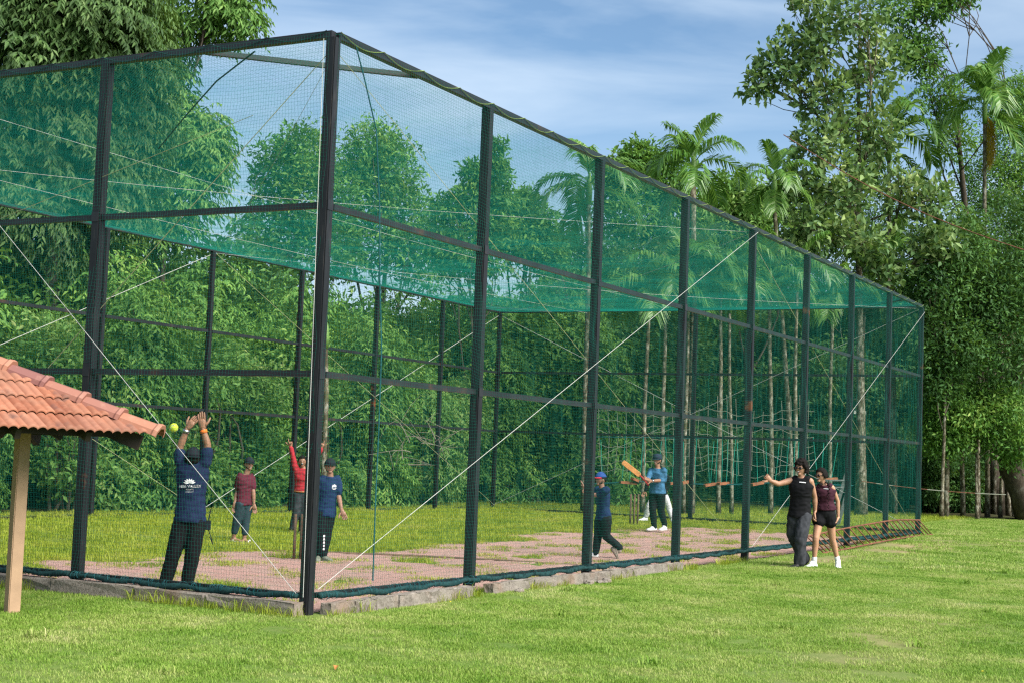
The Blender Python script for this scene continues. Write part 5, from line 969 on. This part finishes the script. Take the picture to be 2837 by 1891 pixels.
chest([(-.03, -.022, 0), (.03, -.022, 0), (.03, -.012, 0), (-.03, -.012, 0)], [(0, 1, 2, 3)], 0, 0); chest([(-.018, -.04, 0), (.018, -.04, 0), (.018, -.032, 0), (-.018, -.032, 0)], [(0, 1, 2, 3)], 0, 0)
kn = Q['kb']*.62+Q['nb']*.38
for i in range(5): z_ = -.012+.045*(2-i); chest([(-.012, z_, 0), (.012, z_, 0), (.012, z_+.03, 0), (-.008, z_+.03, 0)], [(0, 1, 2, 3)], 0, 0, 'pants', kn-rt2*.01)
# bowler mid stride
t, Q, I = person('bowler in navy shirt and red and blue cap, mid stride behind the third post', ZC, fdep(1378, 1279, -.12), 1.50, -62, dict(hd=(348, 440), sa=(322, 560, .10), sb=(415, 560, -.10), ea=(232, 590, .05), eb=(325, 620, -.12), wa=(168, 560, .05), wb=(235, 610, -.12), fa=(142, 490, .05), fb=(200, 590, -.12), ha=(345, 880), hb=(412, 880), ka=(318, 1080, .04), kb=(405, 1085, -.06), na=(288, 1285, .04), nb=(568, 1218, .02), ta=(240, 1322, .04), tb=(552, 1335, .02)), 'd', 'shirt', CL['navy'], CL['trk'], sleeve=.95, hem=-.05, head=dict(beard=True, cap=dict(mat=M_CAPBL, brim=M_CAPR)), feet={'a': ('shoe', M_SHOEW, M_SOLE), 'b': ('shoe', M_SOLEB, M_SOLEB, tuple(nrm(-rt2*.9-UZ*.25)))}, hands={'a': dict(n=-rt2, curl=.15)}, fat=.9, seed=5)
# batsman
dbt = fdep(1510, 1218, -.05)
t, Q, I = person('batsman in blue denim shirt and dark cap holding up a wooden bat', ZC, dbt, 1.74, -42, dict(hd=(995, 218), sa=(925, 335), sb=(1072, 335), ea=(888, 430, -.15), eb=(1078, 448, -.08), wa=(890, 448, -.30), wb=(925, 458, -.25), fa=(850, 425, -.34), fb=(872, 440, -.32), ha=(958, 590), hb=(1032, 590), ka=(942, 795, -.05), kb=(1035, 790, .04), na=(960, 985), nb=(1080, 960, .1), ta=(872, 1022, -.15), tb=(1048, 1022, .0)), 'm', 'denim_shirt', CL['denim'], CL['black'], sleeve=1.35, hem=-.03, head=dict(beard=True, smile=True, cap=dict(mat=M_CAPN, flat=True)), feet={'all': ('shoe', M_SHOEW, M_SOLE)}, hands={'a': dict(n=-rt2, curl=1.6), 'b': dict(n=-rt2, curl=1.6)}, seed=6)
for kk, mt, nm in (('b', M_STEEL, 'watch'),): W_, E_ = Q['w'+kk], Q['e'+kk]; dd = nrm(E_-W_); MB().tube([W_+dd*.02, W_+dd*.055], .036, 12).build(nm, mt, t, True)
zc_ = lambda x_, y_, o: at((ZC[0]+x_/ZC[2])/K, (ZC[1]+y_/ZC[2])/K, dbt+o)
bat = thing('cricket_bat', zc_(870, 440, -.34), 'orange brown wooden cricket bat raised by the batsman', 'cricket bat')
A_, B_, C_, D_ = zc_(893, 505, -.31), zc_(830, 425, -.36), zc_(800, 397, -.36), zc_(598, 238, -.38); bd = nrm(D_-C_); bs = nrm(np.cross(bd, fw2)); bn = np.cross(bs, bd)
MB().tube([A_, B_, C_+bd*.02], [.017, .018, .020], 8).build('handle', simple('bat_grip', (.35, .03, .03), .7, .2, 10), bat, True)
b = MB(); V = []; rings = ((0, .022, .018), (.05, .050, .022), (.12, .054, .026), (.85, .054, .034), (.97, .050, .022), (1, .036, .012)); L_ = np.linalg.norm(D_-C_)
for (q, ws, ts) in rings:
    for (sx, sy) in ((-1, .4), (-.9, -.5), (0, -1), (.9, -.5), (1, .4), (.9, .6), (-.9, .6)): V.append(C_+bd*L_*q+bs*ws*sx-bn*ts*sy)
b.add(V, [(r*7+k, r*7+(k+1) % 7, (r+1)*7+(k+1) % 7, (r+1)*7+k) for r in range(5) for k in range(7)]+[tuple(range(7))[::-1], tuple(range(35, 42))]); b.build('blade', M_BAT, bat)
# keeper behind the batsman
t, Q, I = person('player in dark top and white trousers half hidden behind the batsman', ZC, fdep(1505, 1197, .0), 1.66, -20, dict(hd=(1015, 335), sa=(945, 410), sb=(1105, 405), ea=(878, 500), eb=(1122, 495), wa=(858, 570), wb=(1100, 560), fa=(835, 610), fb=(1085, 600), ha=(985, 605), hb=(1060, 605), ka=(900, 745, -.06), kb=(1122, 745, .02), na=(862, 872), nb=(1163, 885), ta=(805, 912, -.08), tb=(1172, 935, -.1)), 'm', 'shirt', CL['black'], CL['white'], sleeve=1.9, hem=-.02, leg=.95, head=dict(beard=True), feet={'all': ('shoe', M_SHOEW, M_SOLE)}, seed=7)
# the couple on the lawn
dm = fdep(1838, 1303, -.13)
t, Q, I = person('man with curly black hair, sunglasses, black tank top and charcoal trousers', ZD, dm, 1.76, -22, dict(hd=(547, 300), sa=(455, 425), sb=(648, 432), ea=(300, 468), eb=(695, 615), wa=(215, 432, -.05), wb=(698, 765, .02), fa=(175, 395, -.06), fb=(668, 838, .02), ha=(475, 800), hb=(588, 800), ka=(452, 1020, .06), kb=(545, 1050, -.16), na=(580, 1282, .25), nb=(530, 1318, -.12), ta=(560, 1320, .12), tb=(478, 1385, -.2)), 'b', 'tank_top', CL['black'], CL['char'], sleeve=0, hem=-.08, head=dict(hair='none', smile=True), hang=-40, feet={'all': ('shoe', M_SHOEB, M_SHOEB)}, group='couple walking on the lawn', baggy=.75, hands={'a': dict(n=-fw2, curl=1.3), 'b': dict(n=rt2, curl=1.0)}, tankw=.98, fat=.95, seed=8)
def curly(I, n, s, cond, t, name='hair', r0=.020):
    rg = np.random.default_rng(4); b = MB(); k = 0; A = I['AX']
    while k < n:
        p = nrm(rg.normal(size=3)); 
        if not cond(p): continue
        c = I['hd']+sum(A[i]*p[i]*I['HR'][i] for i in range(3))*(s+rg.uniform(-.10, .24)); ball(b, c, np.array([1, 1, 1])*r0*rg.uniform(.7, 1.25), None, 7, 5); k += 1
    ball(b, I['hd']+A[2]*I['HR'][2]*.22-A[1]*I['HR'][1]*.18, I['HR']*np.array([1.03, .92, .90]), A, 14, 10)
    return solid(name, b, .009, M_HAIR, t, 0, .0)
curly(I, 210, 1.10, lambda p: p[2] > (.50 if p[1] > .5 else max(-.45, .50-(.5-p[1])*2.6)), t, r0=.024)
def glasses(I, t):
    A = I['AX']; HR = I['HR']; h_ = I['h']; g = None
    for s in (-1, 1):
        b = MB(); ball(b, I['hd']+A[1]*HR[1]*.98+A[0]*s*HR[0]*.46+A[2]*HR[2]*.04, np.array([.0155, .006, .0115])*h_, A, 12, 8); o = b.build('sunglass_lens', M_GLASS, t, True)
        MB().tube([I['hd']+A[1]*HR[1]*.95+A[0]*s*HR[0]*.8+A[2]*HR[2]*.08, I['hd']+A[0]*s*HR[0]*1.08+A[2]*HR[2]*.08], .004, 5).build('sunglass_arm', M_GLASS, t)
    MB().tube([I['hd']+A[1]*HR[1]*1.05+A[0]*s*.016+A[2]*HR[2]*.08 for s in (-1, 1)], .004, 5).build('sunglass_bridge', M_GLASS, t)
glasses(I, t)
def chest_mark(I, off, w_, hh):
    c = I['Sc']-I['up']*off+I['front']*.0
    for i in range(7): x0 = -w_/2+i*w_/7; stick_on('chest_print', [c+nrm(rt2+UZ*-.06)*(x0+q[0])+UZ*q[1] for q in ((0, 0), (w_/7*.72, 0), (w_/7*.72, hh*(1 if i % 3 else .8)), (0, hh))], [(0, 1, 2, 3)], I['top'], I['top'], M_WHITE, fw2, .006)
chest_mark(I, .035, .10, .014); Im = I
t, Q, I = person('woman with braided hair, wine red sleeveless top and black shorts', ZD, fdep(1893, 1303, -.13)+.02, 1.66, -18, dict(hd=(768, 378), sa=(728, 500), sb=(880, 500), ea=(702, 655, .03), eb=(945, 655), wa=(690, 790, .03), wb=(948, 835), fa=(668, 850, .02), fb=(915, 905, -.05), ha=(758, 775), hb=(852, 775), ka=(705, 1062, -.12), kb=(888, 1072, .04), na=(688, 1310, -.08), nb=(945, 1302, .10), ta=(598, 1384, -.16), tb=(950, 1386, -.02)), 'l', 'sleeveless_top', CL['wine'], CL['black'], sleeve=0, hem=.10, leg=.20, head=dict(hair='none', mouth=.5), hang=-58, feet={'all': ('shoe', M_SHOEW, M_SOLE, None, 'sock')}, group='couple walking on the lawn', tuck=True, female=True, tankw=1.04, hands={'a': dict(n=rt2, curl=.9), 'b': dict(n=-rt2, curl=.4)}, seed=9)
A = I['AX']; HR = I['HR']; shell('hair', I['hd'], HR, A, lambda m: m[2] > (.62 if m[1] > .55 else max(-.35, .62-(.55-m[1])*2.9)), 1.09, M_HAIR, t, .012, .006, 3)
for s, nm in ((1, 0), (-1, 1)):
    p0 = I['hd']+A[0]*HR[0]*.75-A[1]*HR[1]*.45-A[2]*HR[2]*.35 if s > 0 else I['Sc']-rt2*.05+I['front']*.06+UZ*.045; p1 = I['Sc']+nrm(rt2)*s*.075+I['front']*.10+UZ*.03; p2 = p1-UZ*.17+I['front']*.05; p3 = p1-UZ*.36+I['front']*.045; b = MB(); PP = poly([p0, (p0+p1)/2+I['front']*.02, p1, p2, p3], 26)
    for i, c in enumerate(PP): ball(b, c+rt2*.008*(1 if i % 2 else -1), np.array([.018, .016, .016])*(1-.45*i/26), None, 7, 5)
    b.build('braid', M_HAIR, t, True)['kind'] = 'stuff'
glasses(I, t); chest_mark(I, .03, .075, .012)
for i in range(3): c = I['Hc']+I['up']*I['TL']*.20+rt2*(-.07+.07*i); b = MB(); ball(b, c, (.008, .008, .008), None, 8, 6); stick_on('button', b.v, b.f, I['pants'], I['pants'], M_STEEL, fw2, .004)
